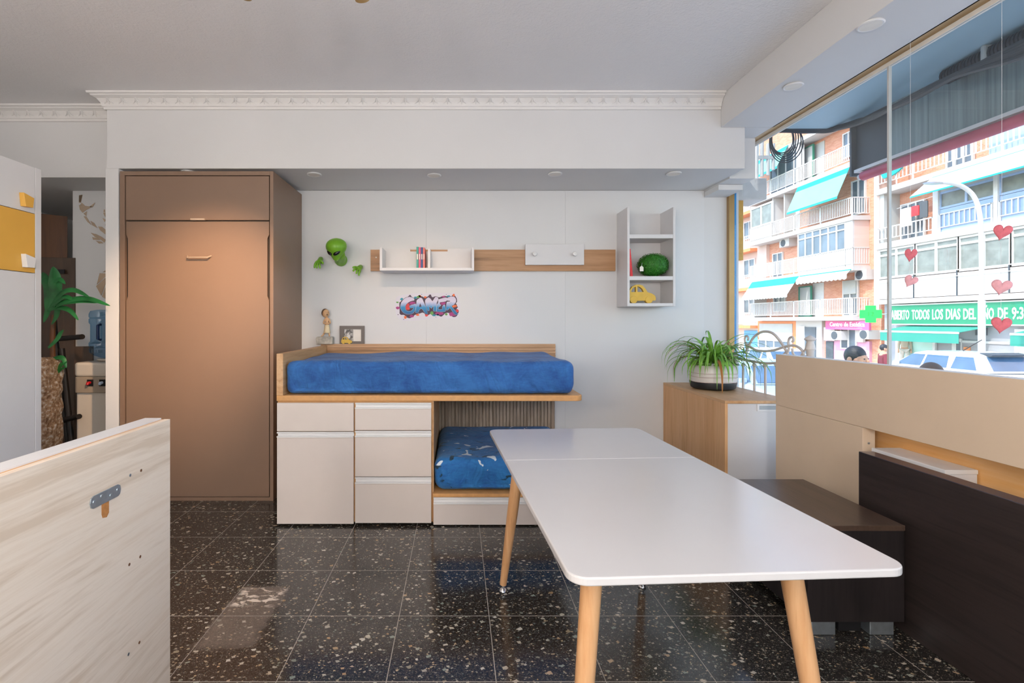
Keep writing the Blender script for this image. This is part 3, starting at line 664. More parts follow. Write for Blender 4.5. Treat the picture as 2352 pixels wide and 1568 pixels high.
def G(zx, zy, dy=0.0): return Vector(((690 + zx/5.6 - CX) * 4.2 / F, 4.2 + dy, H - (520 + zy/5.6 - CY) * 4.2 / F))
V = [G(345,1262), G(342,1205), G(333,1165), G(345,1300),  G(312,1205), G(300,1252,-0.008), G(345,1262,-0.022),  G(372,1205), G(388,1250,-0.006), G(352,1258,-0.022),
     G(325,1330), G(302,1385), G(285,1412), G(268,1416,-0.008),  G(362,1330), G(368,1380), G(375,1412), G(372,1418,-0.010)]
E = [(0,1),(1,2),(0,3),(1,4),(4,5),(5,6),(1,7),(7,8),(8,9),(3,10),(10,11),(11,12),(12,13),(3,14),(14,15),(15,16),(16,17)]
RR = [0.017,0.018,0.008,0.017, 0.009,0.007,0.006, 0.009,0.007,0.006, 0.012,0.008,0.007,0.006, 0.012,0.008,0.007,0.006]
v, f = skin_mesh(V, E, RR, 0, 1); zmn = min(p.z for p in v); v = [p + Vector((0, 0, max(0, bzt + 0.0008 - zmn))) for p in v]; MB().add(v, f).build('body', M['clay'], fg, smooth=True)
hc = G(327, 1118)
MB().ell(hc, 0.030, 0.030, 0.036, 20, 14).build('head', M['clay'], fg, smooth=True)
MB().ell(hc + Vector((-0.008, 0.007, 0.006)), 0.0305, 0.030, 0.036, 20, 14).build('hair', M['hair_brown'], fg, smooth=True)
MB().ell(hc + Vector((0.018, -0.024, -0.012)), 0.008, 0.004, 0.0035, 10, 6).build('mouth', M['black_mat'], fg, smooth=True)
MB().ell(hc + Vector((0.020, -0.026, 0.001)), 0.005, 0.006, 0.006, 10, 6).build('nose', M['clay'], fg, smooth=True)
for s in (0.009, 0.024): MB().ell(hc + Vector((s, -0.0265 + (0.008 if s > 0.02 else 0), 0.010)), 0.0025, 0.002, 0.003, 8, 6).build('eye', M['black_mat'], fg, smooth=True)
g0 = G(342, 1268); MB().lathe([(0.019, 0.002), (0.022, -0.02), (0.027, -0.05), (0.030, -0.066), (0.026, -0.066), (0.020, -0.03)], g0, 20).build('shorts', M['cloth_cream'], fg, smooth=True)
# ------------------------------------------------------------------ alien bust on the wall: head and two hands
ah = thing('alien_bust', 'green alien head with slanted black eyes bursting from the wall', 'alien bust', (NX(772, 4.1), YB, 1.80))
hc = Vector((NX(772, 4.05), 4.06, Zp(571, 4.05))); Rm = Matrix.Rotation(math.radians(-16), 3, 'Z') @ Matrix.Rotation(math.radians(13), 3, 'X') @ Matrix.Rotation(math.radians(5), 3, 'Y')
vs = []; nu, nv = 32, 33
for j in range(nv + 1):
    t_ = j / nv; zz = 0.088 - 0.186 * t_
    TB = [(0, 0.006), (0.03, 0.034), (0.08, 0.055), (0.16, 0.073), (0.26, 0.083), (0.36, 0.086), (0.46, 0.083), (0.56, 0.074), (0.66, 0.061), (0.76, 0.047), (0.86, 0.034), (0.94, 0.025), (1.0, 0.010)]
    rad = next(r0 + (r1 - r0) * (t_ - a0) / (a1 - a0) for (a0, r0), (a1, r1) in zip(TB[:-1], TB[1:]) if t_ <= a1 + 1e-9)
    for i in range(nu):
        a = 2*math.pi*i/nu; vs.append(hc + Rm @ Vector((rad*math.cos(a), rad*0.98*math.sin(a) + 0.006 - 0.014*t_, zz)))
fs = [(j*nu+i, (j+1)*nu+i, (j+1)*nu+(i+1) % nu, j*nu+(i+1) % nu) for j in range(nv) for i in range(nu)] + [tuple(range(nu)), tuple(nv*nu+i for i in range(nu))[::-1]]
MB().add(vs, fs).build('head', M['alien'], ah, smooth=True)
nc = Vector((NX(781, 4.2), 4.246, Zp(596, 4.2)))
MB().tube(smooth_pts([hc + Rm @ Vector((0, 0.03, -0.02)), hc + Rm @ Vector((0.01, 0.05, -0.06)), nc + Vector((0, -0.035, 0.004)), nc], 4), [0.055, 0.05, 0.045, 0.040, 0.038, 0.038, 0.040, 0.044, 0.048, 0.052, 0.053, 0.054, 0.054], 20).build('neck', M['alien'], ah, smooth=True)
for sx in (-1, 1):
    c = hc + Rm @ Vector((sx*0.034, -0.056, -0.026))
    MB().ell(c, 0.033, 0.014, 0.016, 16, 10, Rm @ Matrix.Rotation(math.radians(-sx*38), 3, 'Y') @ Matrix.Rotation(math.radians(sx*24), 3, 'Z')).build('eye', M['black'], ah, smooth=True)
def alien_hand(wr, knuck, tips, label):
    def A(q, d): return W(690 + q[0]/5.6, 520 + q[1]/5.6, d)
    t = thing('alien_hand', label, 'alien hand', A(wr, YB))
    V = [A(wr, 4.235), A(wr, 4.19)]; palm = A((sum(p[0] for p in knuck)/4*0.6 + wr[0]*0.4, sum(p[1] for p in knuck)/4*0.6 + wr[1]*0.4), 4.155); V.append(palm)
    E = [(0,1),(1,2)]; R_ = [0.024, 0.022, 0.020]
    for a, b in zip(knuck, tips):
        n = len(V); V += [A(a, 4.12), A(((a[0]+b[0])/2 + 6*(1 if a[0] > wr[0] else -1), (a[1]+b[1])/2 - 8), 4.085), A(b, 4.09)]; E += [(2, n), (n, n+1), (n+1, n+2)]; R_ += [0.0105, 0.0095, 0.008]
    v, f = skin_mesh(V, E, R_, 0, 2); v = [Vector((p.x, min(p.y, YB - 0.0008), p.z)) for p in v]; MB().add(v, f).build('hand', M['alien'], t, smooth=True)
    return t
alien_hand((262, 420), [(205, 455), (225, 470), (248, 470), (275, 455)], [(180, 538), (212, 542), (254, 542), (287, 488)], 'green alien hand with drooping fingers nearer to the taupe wall bed')
alien_hand((772, 522), [(715, 522), (718, 545), (740, 560), (768, 572)], [(668, 536), (676, 578), (720, 612), (752, 636)], 'green alien hand reaching out nearer to the oak wall board')
# ------------------------------------------------------------------ GAMER wall sticker
st = thing('wall_sticker', 'colourful graffiti sticker reading GAMER on the white wall', 'wall sticker', (NX(981, YB), YB, 1.32))
def S(p, lay): return Vector((NX(900 + p[0]/13.835, YB), YB - 0.0006 - 0.0005*lay, Zp(650 + p[1]/13.835, YB)))
def flat(name, splines, mat, lay, par=st):
    vv, ff = curve_mesh([[(p[0], -p[1]) for p in s] for s in splines], 0)
    n = len(vv); return MB().add([S((p.x, -p.y), lay) for p in vv], ff).build(name, mat, par, recalc=False)
def blob(pts, n=4, jit=0, seed=0):
    r = random.Random(seed); P = smooth_pts([Vector((p[0], p[1], 0)) for p in pts + pts[:1]], n)[:-1]
    return [(p.x + r.uniform(-jit, jit), p.y + r.uniform(-jit, jit)) for p in P]
M['st_pale'] = plain('sticker_pale', '#dedbe3', 0.6, var=0.03); M['st_dark'] = plain('sticker_dark', '#3b1f3c', 0.5, var=0.25, scale=60); M['st_mag'] = plain('sticker_magenta', '#a32a78', 0.5, var=0.25, scale=50)
M['st_or'] = plain('sticker_orange', '#e86a2c', 0.5, var=0.15, scale=50); M['st_teal'] = plain('sticker_teal', '#1c8ea4', 0.5, var=0.2, scale=50); M['st_green'] = plain('sticker_green', '#5fa04a', 0.5, var=0.2, scale=50); M['st_red'] = plain('sticker_red', '#d8343a', 0.5, var=0.2, scale=50)
M['st_white'] = plain('sticker_white', '#f2f0f6', 0.5)
def grad():
    t = NT('sticker_letter_print'); s = t.n('SeparateXYZ'); t.l(t.n('NewGeometry').outputs['Position'], s.inputs[0])
    za, zb_ = S((0, 1010), 0).z, S((0, 430), 0).z
    f = t.math('DIVIDE', t.math('SUBTRACT', s.outputs[2], za), zb_ - za, True); f = t.math('ADD', f, t.math('MULTIPLY', t.math('SUBTRACT', t.noise(t.coord(), 30.0, 3.0), 0.5), 0.12))
    t.base(t.ramp(f, [(0.05, lin('#0b5c94')), (0.42, lin('#1c8cc2')), (0.57, lin('#a3b4d8')), (0.72, lin('#dad3e6')), (1.0, lin('#d0c6dc'))])); t.rough(0.5); return t.m
M['st_letter'] = grad()
flat('backing', [blob([(90,640),(140,460),(330,380),(640,330),(1200,320),(1800,310),(2050,330),(2140,520),(2170,760),(2150,950),(2080,1110),(1700,1120),(1250,1130),(830,1180),(380,1190),(180,1080),(110,880)], 3, 6, 1)], M['st_pale'], 0)
flat('splash', [blob([(230,640),(300,560),(450,470),(575,375),(640,440),(760,500),(900,400),(1010,440),(1130,430),(1215,350),(1290,450),(1390,420),(1500,450),(1640,410),(1760,420),(1900,420),(1960,345),(2060,470),(2080,560),(2040,660),(2100,760),(2060,830),(2130,880),(2060,1050),(1930,1080),(1830,960),(1680,960),(1590,1060),(1430,1020),(1300,1040),(1220,980),(1090,1060),(1020,950),(880,960),(760,1000),(640,1090),(520,1110),(400,1010),(270,1000),(240,800)], 3, 10, 2)], M['st_dark'], 1)
for i, (mt, c, rx, ry) in enumerate((('st_mag',(190,790),60,50),('st_or',(430,1085),50,50),('st_teal',(310,510),50,40),('st_green',(180,610),45,28),('st_green',(860,430),70,40),('st_or',(890,410),45,35),('st_teal',(750,460),55,35),('st_or',(1060,450),50,35),('st_mag',(640,1050),80,45),('st_or',(820,1005),60,38),('st_green',(1270,950),60,60),('st_teal',(1340,1020),60,35),('st_mag',(1520,960),140,60),('st_teal',(1460,1010),45,35),('st_mag',(1930,980),130,80),('st_or',(1990,730),75,50),('st_red',(2070,880),60,50),('st_or',(1965,385),40,45),('st_teal',(1810,420),70,28),('st_mag',(1640,430),60,28),('st_red',(1100,1010),50,50),('st_green',(1730,985),50,40),('st_red',(500,760),90,120),('st_mag',(640,640),110,60),('st_mag',(1620,640),90,60),('st_dark',(200,1000),18,14),('st_dark',(375,1150),14,12),('st_dark',(1400,1075),12,10),('st_teal',(950,360),16,12),('st_dark',(1730,360),12,10))):
    r = random.Random(i); pts = [(c[0] + rx*math.cos(a)*r.uniform(0.7, 1.15), c[1] + ry*math.sin(a)*r.uniform(0.7, 1.15)) for a in [2*math.pi*q/9 for q in range(9)]]
    flat('paint_drop', [blob(pts, 2)], M[mt], 2)
LET = {'g': [[(575,440),(690,480),(710,540),(640,560),(560,590),(470,660),(430,740),(440,840),(500,890),(600,890),(660,840),(690,770),(620,790),(570,770),(580,720),(720,670),(765,680),(750,830),(690,940),(590,985),(470,985),(360,930),(290,830),(275,730),(310,610),(400,500),(490,455)]],
 'a': [[(900,470),(960,490),(1010,600),(1080,760),(1135,930),(1125,980),(1060,960),(960,820),(880,840),(840,930),(750,930),(760,840),(785,640),(800,540)], [(905,640),(935,720),(945,745),(870,765),(880,700)]],
 'm': [[(1160,455),(1230,500),(1285,575),(1320,540),(1390,440),(1460,460),(1470,520),(1420,640),(1415,880),(1380,890),(1320,880),(1320,720),(1260,800),(1190,740),(1190,860),(1140,870),(1080,700),(1065,540)]],
 'e': [[(1480,520),(1730,460),(1735,560),(1640,590),(1530,610),(1530,670),(1560,690),(1540,730),(1490,760),(1480,830),(1600,830),(1610,740),(1680,690),(1705,880),(1640,910),(1440,905),(1425,880),(1435,680),(1470,640)]],
 'r': [[(1750,480),(1860,435),(1980,440),(2035,520),(2030,600),(1960,690),(1900,740),(2080,960),(2050,1010),(1970,960),(1850,790),(1800,830),(1730,855),(1735,680),(1760,600),(1840,590),(1850,560),(1750,545)], [(1850,640),(1900,590),(1880,620),(1820,665)]]}
for kk in 'gamer':
    sp = LET[kk]; outer = blob(sp[0], 3); cxm = sum(p[0] for p in outer)/len(outer); cym = sum(p[1] for p in outer)/len(outer)
    vv, ff = curve_mesh([[(p[0]/100, -p[1]/100) for p in outer]], 0, offset=0.16); MB().add([S((p.x*100, -p.y*100), 3) for p in vv], ff).build('letter_outline', M['st_dark'], st, recalc=False)
    vv, ff = curve_mesh([[(p[0]/100, -p[1]/100) for p in outer]], 0, offset=0.035); MB().add([S((p.x*100, -p.y*100), 3.5) for p in vv], ff).build('letter_rim', M['st_white'], st, recalc=False)
    flat('letter', [outer], M['st_letter'], 4.2)
    for h in sp[1:]: flat('letter_hole', [h], M['st_dark'], 5)
# ------------------------------------------------------------------ extending white table
M['table'] = plain('white_table_lacquer', '#c8c5c4', 0.2, var=0.015, scale=3)
TC = Vector((0.600, 1.835)); rz = math.radians(3.2)
tb = thing('dining_table', 'white extendable table with round beech legs in front of the bed', 'table', (TC.x, TC.y, 0), rz)
tw, tl, tz, th = 0.395, 0.742, 0.75, 0.020
def rrect(x0, x1, y0, y1, r, cs):
    pts = []
    for (cx, cy, a0, on) in ((x1-r, y0+r, -90, cs[0]), (x1-r, y1-r, 0, cs[1]), (x0+r, y1-r, 90, cs[2]), (x0+r, y0+r, 180, cs[3])):
        if on: pts += [(cx + r*math.cos(math.radians(a0 + 90*i/8)), cy + r*math.sin(math.radians(a0 + 90*i/8))) for i in range(9)]
        else: pts.append((cx + (r if a0 in (-90, 0) else -r), cy + (r if a0 in (0, 90) else -r)))
    return pts
ym = 0.175
MB().prism(rrect(-tw, tw, -tl, ym - 0.0003, 0.045, (1,0,0,1)), 'z', tz - th, tz).build('tabletop', M['table'], tb, local=True, bevel=0.004, seg=3)
MB().prism(rrect(-tw, tw, ym + 0.0003, tl, 0.045, (0,1,1,0)), 'z', tz - th, tz).build('extension_leaf', M['table'], tb, local=True, bevel=0.004, seg=3)
B('apron', M['white'], tb, (-0.27, 0.27, -0.55, 0.50, tz - 0.062, tz - th - 0.0005), local=True)
for sx, sy, fx, fy in ((-1,-1,-0.335,-0.575), (1,-1,0.345,-0.575), (-1,1,-0.345,0.575), (1,1,0.345,0.575)):
    top = Vector((fx - sx*0.075, fy - sy*0.075, tz - th - 0.001)); bot = Vector((fx, fy, 0.034))
    lg = MB().tube([top, top.lerp(bot, 0.5), bot], [0.029, 0.0255, 0.0165], 20).build('leg', M['beech'], tb, smooth=True, local=True)
    MB().lathe([(0.017, 0.0), (0.019, 0.004), (0.015, 0.012), (0.008, 0.018), (0.008, 0.030), (0.016, 0.033)], (fx, fy, 0.0005), 18).build('levelling_foot', M['chrome'], lg, smooth=True, local=True)
M['edge_gloss'] = plain('glossy_dark_edge', '#4a4a58', 0.12, spec=0.8)  # bluish reflection put into the edge's own colour
# ------------------------------------------------------------------ dark bench, wenge headboard panel
be = thing('bench', 'low dark wenge bench box on block feet beside the white table', 'bench', (1.65, 2.34, 0))
bx0, bx1, by0, by1, bz0, bz1 = 1.451, 1.855, 2.036, 2.638, 0.065, 0.465
B('body', M['wenge_z'], be, (bx0 + 0.002, bx1 - 0.002, by0 + 0.002, by1 - 0.002, bz0, bz1 - 0.0225), bevel=0.001)
B('top', M['wenge_top'], be, (bx0, bx1, by0, by1, bz1 - 0.022, bz1), bevel=0.0015)
for x in (bx0 + 0.03, bx1 - 0.13):
    for y in (by0 + 0.02, by1 - 0.1): B('foot', M['zinc'], be, (x, x + 0.1, y, y + 0.07, 0.0005, bz0 - 0.0005), bevel=0.002)
B('feet_gap_shade', M['black_mat'], be, (bx0 + 0.15, bx1 - 0.16, by0 + 0.03, by0 + 0.06, 0.012, bz0 - 0.0005))  # black strip standing in for the shaded gap between the feet
wp = thing('wenge_headboard', 'dark wenge headboard panel standing along the bench under the white panel', 'headboard', (1.92, 1.5, 0))
B('panel', M['wenge'], wp, (1.882, 1.950, 0.55, 2.306, 0.0005, 0.700), bevel=0.0015)
B('edge_band', M['edge_gloss'], wp, (1.8825, 1.9495, 0.551, 2.305, 0.7001, 0.7016))
# ------------------------------------------------------------------ cream panel with cut-out, pine board, white box behind it
cp = thing('cream_panel', 'large cream headboard panel with a cut-out in front of the shop window', 'headboard', (2.03, 2.2, 0))
PX0, PX1 = 2.0, 2.062
B('upper_board', M['cream'], cp, (PX0, PX1, 0.6, 3.088, 0.7885, 1.1035), bevel=0.0015)
B('lower_board', M['cream'], cp, (PX0, PX1, 2.427, 3.088, 0.0005, 0.7872), bevel=0.0015)
B('top_edge_band', M['white'], cp, (PX0 + 0.001, PX1 - 0.001, 0.601, 3.087, 1.1036, 1.1050))
MB().cyl((PX0 + 0.03, 2.4268, 0.71), (PX0 + 0.03, 2.424, 0.71), 0.005, n=12).build('screw', M['zinc'], cp)
tag(B('pine_board', M['pine'], None, (2.135, 2.158, 0.9, 2.72, 0.0005, 0.86), bevel=0.002), 'orange knotty pine board seen through the cut-out of the cream panel', 'board')
wbx = thing('storage_box', 'white box standing between the dark headboard and the pine board', 'box', (2.065, 2.18, 0))
B('box_body', M['white'], wbx, (1.995, 2.128, 2.012, 2.365, 0.0005, 0.684), bevel=0.002); B('lid', M['white_sat'], wbx, (1.993, 2.130, 2.010, 2.367, 0.6845, 0.703), bevel=0.002)
# ------------------------------------------------------------------ oak sideboard
sd = thing('sideboard', 'oak sideboard with a white front below the spider plant', 'sideboard', (2.0, 3.27, 0))
SX0, SX1, SY0, SY1, SZ = 1.779, 2.255, 3.268, YB - 0.004, 0.784
B('top', M['oak_y'], sd, (SX0, SX1, SY0, SY1, SZ - 0.02, SZ), bevel=0.0012)
B('side_panel', M['oak_z'], sd, (SX0 + 0.0005, SX0 + 0.02, SY0 + 0.002, SY1, 0.0005, SZ - 0.0205), bevel=0.001)
B('side_panel', M['oak_z'], sd, (SX1 - 0.02, SX1 - 0.0005, SY0 + 0.002, SY1, 0.0005, SZ - 0.0205), bevel=0.001)
dr = B('door', M['white'], sd, (SX0 + 0.0202, SX1 - 0.0202, SY0 + 0.003, SY0 + 0.022, 0.03, SZ - 0.0215), bevel=0.001)
B('inner_carcass', M['white'], sd, (SX0 + 0.0205, SX1 - 0.0205, SY0 + 0.0225, SY1 - 0.002, 0.0005, SZ - 0.0215))
hx0, hx1, hz0, hz1 = NX(1739, SY0), NX(1800, SY0), Zp(944, SY0), Zp(928, SY0)
vv, ff = curve_mesh([[(hx0,hz0),(hx1,hz0),(hx1,hz1),(hx0,hz1)], [(hx0+0.012,hz0+0.010),(hx1-0.012,hz0+0.010),(hx1-0.012,hz1-0.010),(hx0+0.012,hz1-0.010)]], 0.008)
MB().add([(p.x, SY0 + 0.0005 + p.z, p.y) for p in vv], ff).build('handle_frame', M['white_sat'], dr, bevel=0.001)
M['recess'] = plain('grey_recess', '#aeb4b6', 0.5); B('handle_recess', M['recess'], dr, (hx0 + 0.012, hx1 - 0.012, SY0 + 0.0015, SY0 + 0.0028, hz0 + 0.010, hz1 - 0.010))  # flat grey panel, the recess shade put into its colour
# ------------------------------------------------------------------ spider plant in a pot
pc = Vector((NX(1637, 3.86), 3.86, SZ + 0.0006)); sp_ = thing('spider_plant', 'spider plant with long arching leaves in a white and black pot', 'potted plant', tuple(pc))
MB().lathe([(0.135, 0), (0.158, 0.012), (0.168, 0.05), (0.166, 0.058)], pc, 36).build('pot_base', M['pot_black'], sp_, smooth=True)
MB().lathe([(0.164, 0.0585), (0.170, 0.085), (0.168, 0.15), (0.158, 0.19), (0.146, 0.205), (0.135, 0.205), (0.130, 0.17)], pc, 36).build('pot', M['pot'], sp_, smooth=True)
for zz, rr in ((0.10, 0.1705), (0.128, 0.1692), (0.06, 0.1655)):
    MB().tube([pc + Vector((rr*math.cos(a), rr*math.sin(a), zz + 0.003*math.sin(3*a))) for a in [2*math.pi*i/40 for i in range(40)]], 0.0014, 5, closed=True).build('pot_line', M['pot_line'], sp_)
MB().lathe([(0.134, 0.185), (0.05, 0.195), (0.001, 0.198)], pc, 24).build('soil', M['soil'], sp_)
rnd = random.Random(11)
for i in range(118):
    a = rnd.uniform(0, 2*math.pi); L = rnd.uniform(0.28, 0.54); el = math.radians(rnd.uniform(28, 82)); w0 = rnd.uniform(0.008, 0.014)
    hz_ = Vector((math.cos(a), math.sin(a), 0)); side = Vector((-math.sin(a), math.cos(a), 0)); p = pc + hz_*rnd.uniform(0.0, 0.07) + Vector((0, 0, 0.19)); vs = []; ang = el; n = 10; droop = rnd.uniform(0.20, 0.36)
    for j in range(n + 1):
        t_ = j / n; w = w0 * (0.5 + 1.4*t_ if t_ < 0.35 else (1 - (t_ - 0.35)/0.65)**0.8) + 0.0004; up = hz_*(-math.sin(ang)) + Vector((0, 0, math.cos(ang)))
        q = p.copy(); dxy = Vector((q.x - pc.x, q.y - pc.y)); 
        if q.z < SZ + 0.21 and dxy.length < 0.185: q.x, q.y = pc.x + dxy.x/dxy.length*0.185, pc.y + dxy.y/dxy.length*0.185
        q.x = min(q.x, XR + 0.02); q.y = min(q.y, YB - 0.02); q.z = max(q.z, SZ + 0.006 + 0.001*(i % 7)) if (q.x > SX0 - 0.01 and q.y > SY0) else q.z
        vs += [q - side*w + up*w*0.35, q, q + side*w + up*w*0.35]
        p = p + (hz_*math.cos(ang) + Vector((0, 0, math.sin(ang)))) * (L / n); ang -= droop * (0.6 + 0.9*t_)
        ang = max(ang, -math.pi/2 + 0.02)
    fs = [(3*j+c, 3*j+c+1, 3*j+c+4, 3*j+c+3) for j in range(n) for c in (0, 1)]
    o = MB().add(vs, fs).build('leaf', M['spider'] if i % 13 else M['spider_tip'], sp_, smooth=True, recalc=False)
# ------------------------------------------------------------------ wrought iron headboard in front of the glass
HXp = 2.292; ih = thing('iron_headboard', 'pale wrought iron headboard with scrolls standing at the shop window', 'headboard', (HXp, 3.6, 0))
def I(px, py): d = D(px, HXp); return Vector((HXp, d, Zp(py, d)))
def itube(name, pts, r, n=6, sm=5): return MB().tube(smooth_pts([I(*p) for p in pts], sm), r, 8).build(name, M['iron'], ih, smooth=True)
itube('arch', [(1713,812),(1718,798),(1730,776),(1745,764),(1760,761),(1776,766),(1792,783),(1804,802),(1810,814)], 0.0095)
itube('lower_scroll', [(1716,790),(1735,803),(1757,806),(1778,804),(1800,797),(1822,793),(1838,800),(1846,812),(1842,822)], 0.009)
itube('scroll', [(1806,818),(1812,800),(1811,786),(1814,776),(1820,774),(1823,780),(1820,785)], 0.008)
itube('scroll', [(1716,806),(1713,790),(1711,778),(1714,771),(1719,775),(1718,782)], 0.008)
itube('scroll', [(1820,800),(1822,812),(1830,822),(1842,822)], 0.008)
itube('scroll', [(1840,818),(1847,806),(1853,801),(1858,806),(1856,813)], 0.007)
itube('scroll', [(1798,824),(1800,814),(1806,809),(1810,818)], 0.006)
d_a, d_b = D(1697, HXp), D(1861, HXp)
itube('rail', [(1697,824),(1730,830),(1762,834),(1790,833),(1861,833)], 0.009)
for px in (1707, 1733, 1758, 1784, 1812, 1838):
    d = D(px, HXp); MB().cyl((HXp, d, 0.12), (HXp, d, Zp(833, d) + 0.0), 0.009, n=10).build('bar', M['iron'], ih, smooth=True)
    MB().lathe([(0.009, -0.012), (0.016, -0.004), (0.016, 0.004), (0.009, 0.012)], (HXp, d, Zp(838, d)), 12).build('collar', M['iron'], ih, smooth=True)
for d, zt in ((d_b, Zp(798, d_b)), (4.06, 0.98)):
    ps = MB().lathe([(0.022, 0.0005), (0.022, zt - 0.02), (0.030, zt - 0.01), (0.026, zt + 0.012)], (HXp, d, 0), 18).build('post', M['iron'], ih, smooth=True)
    MB().lathe([(0.026, zt + 0.0125), (0.020, zt + 0.035), (0.024, zt + 0.045), (0.036, zt + 0.052), (0.030, zt + 0.062), (0.012, zt + 0.074), (0.004, zt + 0.080)], (HXp, d, 0), 18).build('finial', M['iron'], ps, smooth=True)
B('lower_rail', M['iron'], ih, (HXp - 0.008, HXp + 0.008, d_b, 4.06, 0.11, 0.126))
# ------------------------------------------------------------------ felt hearts hanging in the window
def heart(px, py, wpx, hpx, tilt, mat, label, strz):
    X = 2.30; d = D(px, X); s = wpx * d / F / 2 * 0.74; c = Vector((X, d, Zp(py, d))); t = thing('hanging_heart', label, 'heart', tuple(c), group='felt hearts on strings')
    pts = []
    for i in range(40):
        a = 2*math.pi*i/40; pts.append((16*math.sin(a)**3/16.0, (13*math.cos(a)-5*math.cos(2*a)-2*math.cos(3*a)-math.cos(4*a)+2.5)/15.0))
    ey = math.atan2(c.x, c.y); R_ = Matrix.Rotation(-ey*0.75, 3, 'Z') @ Matrix.Rotation(tilt, 3, 'Y'); rings = []; vs = []; N = len(pts); hs = hpx/wpx / 0.74
    prof = [(1.0, 0.0), (0.97, 0.07), (0.88, 0.13), (0.7, 0.18), (0.4, 0.21), (0.02, 0.22)]
    lay = [(k_, -z_) for k_, z_ in prof[::-1]] + prof[1:]
    for k_, z_ in lay:
        for (x_, y_) in pts: vs.append(c + R_ @ Vector((x_*k_*s, z_*s, (y_*k_ - 0.12*(1-k_))*s*hs)))
    fs = [(j*N+i, j*N+(i+1) % N, (j+1)*N+(i+1) % N, (j+1)*N+i) for j in range(len(lay)-1) for i in range(N)] + [tuple(range(N))[::-1], tuple((len(lay)-1)*N+i for i in range(N))]
    MB().add(vs, fs).build('heart_pillow', mat, t, smooth=True)
    topz = c.z + s*hs*0.45; MB().cyl((X, d, topz), (X, d, strz(d)), 0.0006, n=6).build('string', M['string'], t)
cz0 = lambda d: 2.7445
heart(2091, 587, 30, 33, 0.15, M['felt_red'], 'small red felt heart hanging above another small heart near the glass joint', cz0)
heart(2090, 647, 33, 30, 0.45, M['felt_pink'], 'small hazy pink felt heart hanging below the small red heart', lambda d: Zp(606, d))
heart(2301, 535, 43, 38, 0.25, M['felt_red'], 'large deep red felt heart, topmost of three hanging on one string', cz0)
heart(2299, 661, 47, 38, 0.2, M['felt_pink'], 'large hazy pink felt heart in the middle of its string', lambda d: Zp(557, d))
heart(2299, 748, 46, 40, 0.12, M['felt_red'], 'large red felt heart, lowest on its string in front of the green awning', lambda d: Zp(682, d))
# ------------------------------------------------------------------ pale oak headboard lying on edge in the foreground
op = thing('oak_headboard', 'washed pale oak headboard with a metal plate standing near the viewer', 'headboard', (-1.01, 1.1, 0))
OX = -0.971
B('face_board', M['pale_oak'], op, (OX - 0.020, OX, 0.30, 1.665, 0.0005, 0.980), bevel=0.0008)
B('edge_band', M['oak_edge'], op, (OX - 0.029, OX - 0.0202, 0.30, 1.664, 0.0005, 0.979))
B('back_board', M['white'], op, (OX - 0.085, OX - 0.0292, 0.30, 1.664, 0.0005, 0.984), bevel=0.001)
def O(px, py): d = D(px, OX); return Vector((OX, d, Zp(py, d)))
a, b = O(205, 1152), O(276, 1127); y0, y1 = a.y, b.y; zc = 0.828
pt = [(y0 + 0.012, zc - 0.017), (y1 - 0.012, zc - 0.017), (y1 - 0.003, zc - 0.012), (y1, zc), (y1 - 0.003, zc + 0.012), (y1 - 0.012, zc + 0.017), (y0 + 0.012, zc + 0.017), (y0 + 0.003, zc + 0.012), (y0, zc), (y0 + 0.003, zc - 0.012)]
plt_ = MB().prism(pt, 'x', OX + 0.0002, OX + 0.0028).build('mounting_plate', M['zinc'], op, bevel=0.0006)
for yy, zz in ((y0 + 0.014, zc), (y1 - 0.014, zc + 0.002), (y0 + 0.042, zc + 0.006), (y1 - 0.042, zc - 0.004)): MB().lathe([(0.0055, 0), (0.005, 0.0016), (0.002, 0.002)], (OX + 0.0028, yy, zz), 12, Matrix.Rotation(math.radians(90), 3, 'Y')).build('screw', M['zinc'], plt_, smooth=True)
s0, s1 = O(233, 1155), O(250, 1155); MB().prism([(s0.y, zc - 0.0172), (s1.y, zc - 0.0172), (s1.y, zc - 0.05), ((s0.y*0.3 + s1.y*0.7), zc - 0.06), (s0.y + 0.004, zc - 0.056), (s0.y, zc - 0.045)], 'x', OX + 0.0001, OX + 0.0006).build('key_slot', M['raw_wood'], op)
for px, py, mt in ((324, 1080, 'dark_hole'), (322, 1278, 'dark_hole'), (297, 1296, 'dark_hole'), (320, 1475, 'dark_hole'), (299, 1091, 'zinc'), (295, 1502, 'zinc')):
    p = O(px, py); MB().lathe([(0.0045, 0.0), (0.0045, 0.0005)], (OX + 0.0001, p.y, p.z), 14, Matrix.Rotation(math.radians(90), 3, 'Y')).build('screw_hole', M[mt], op)
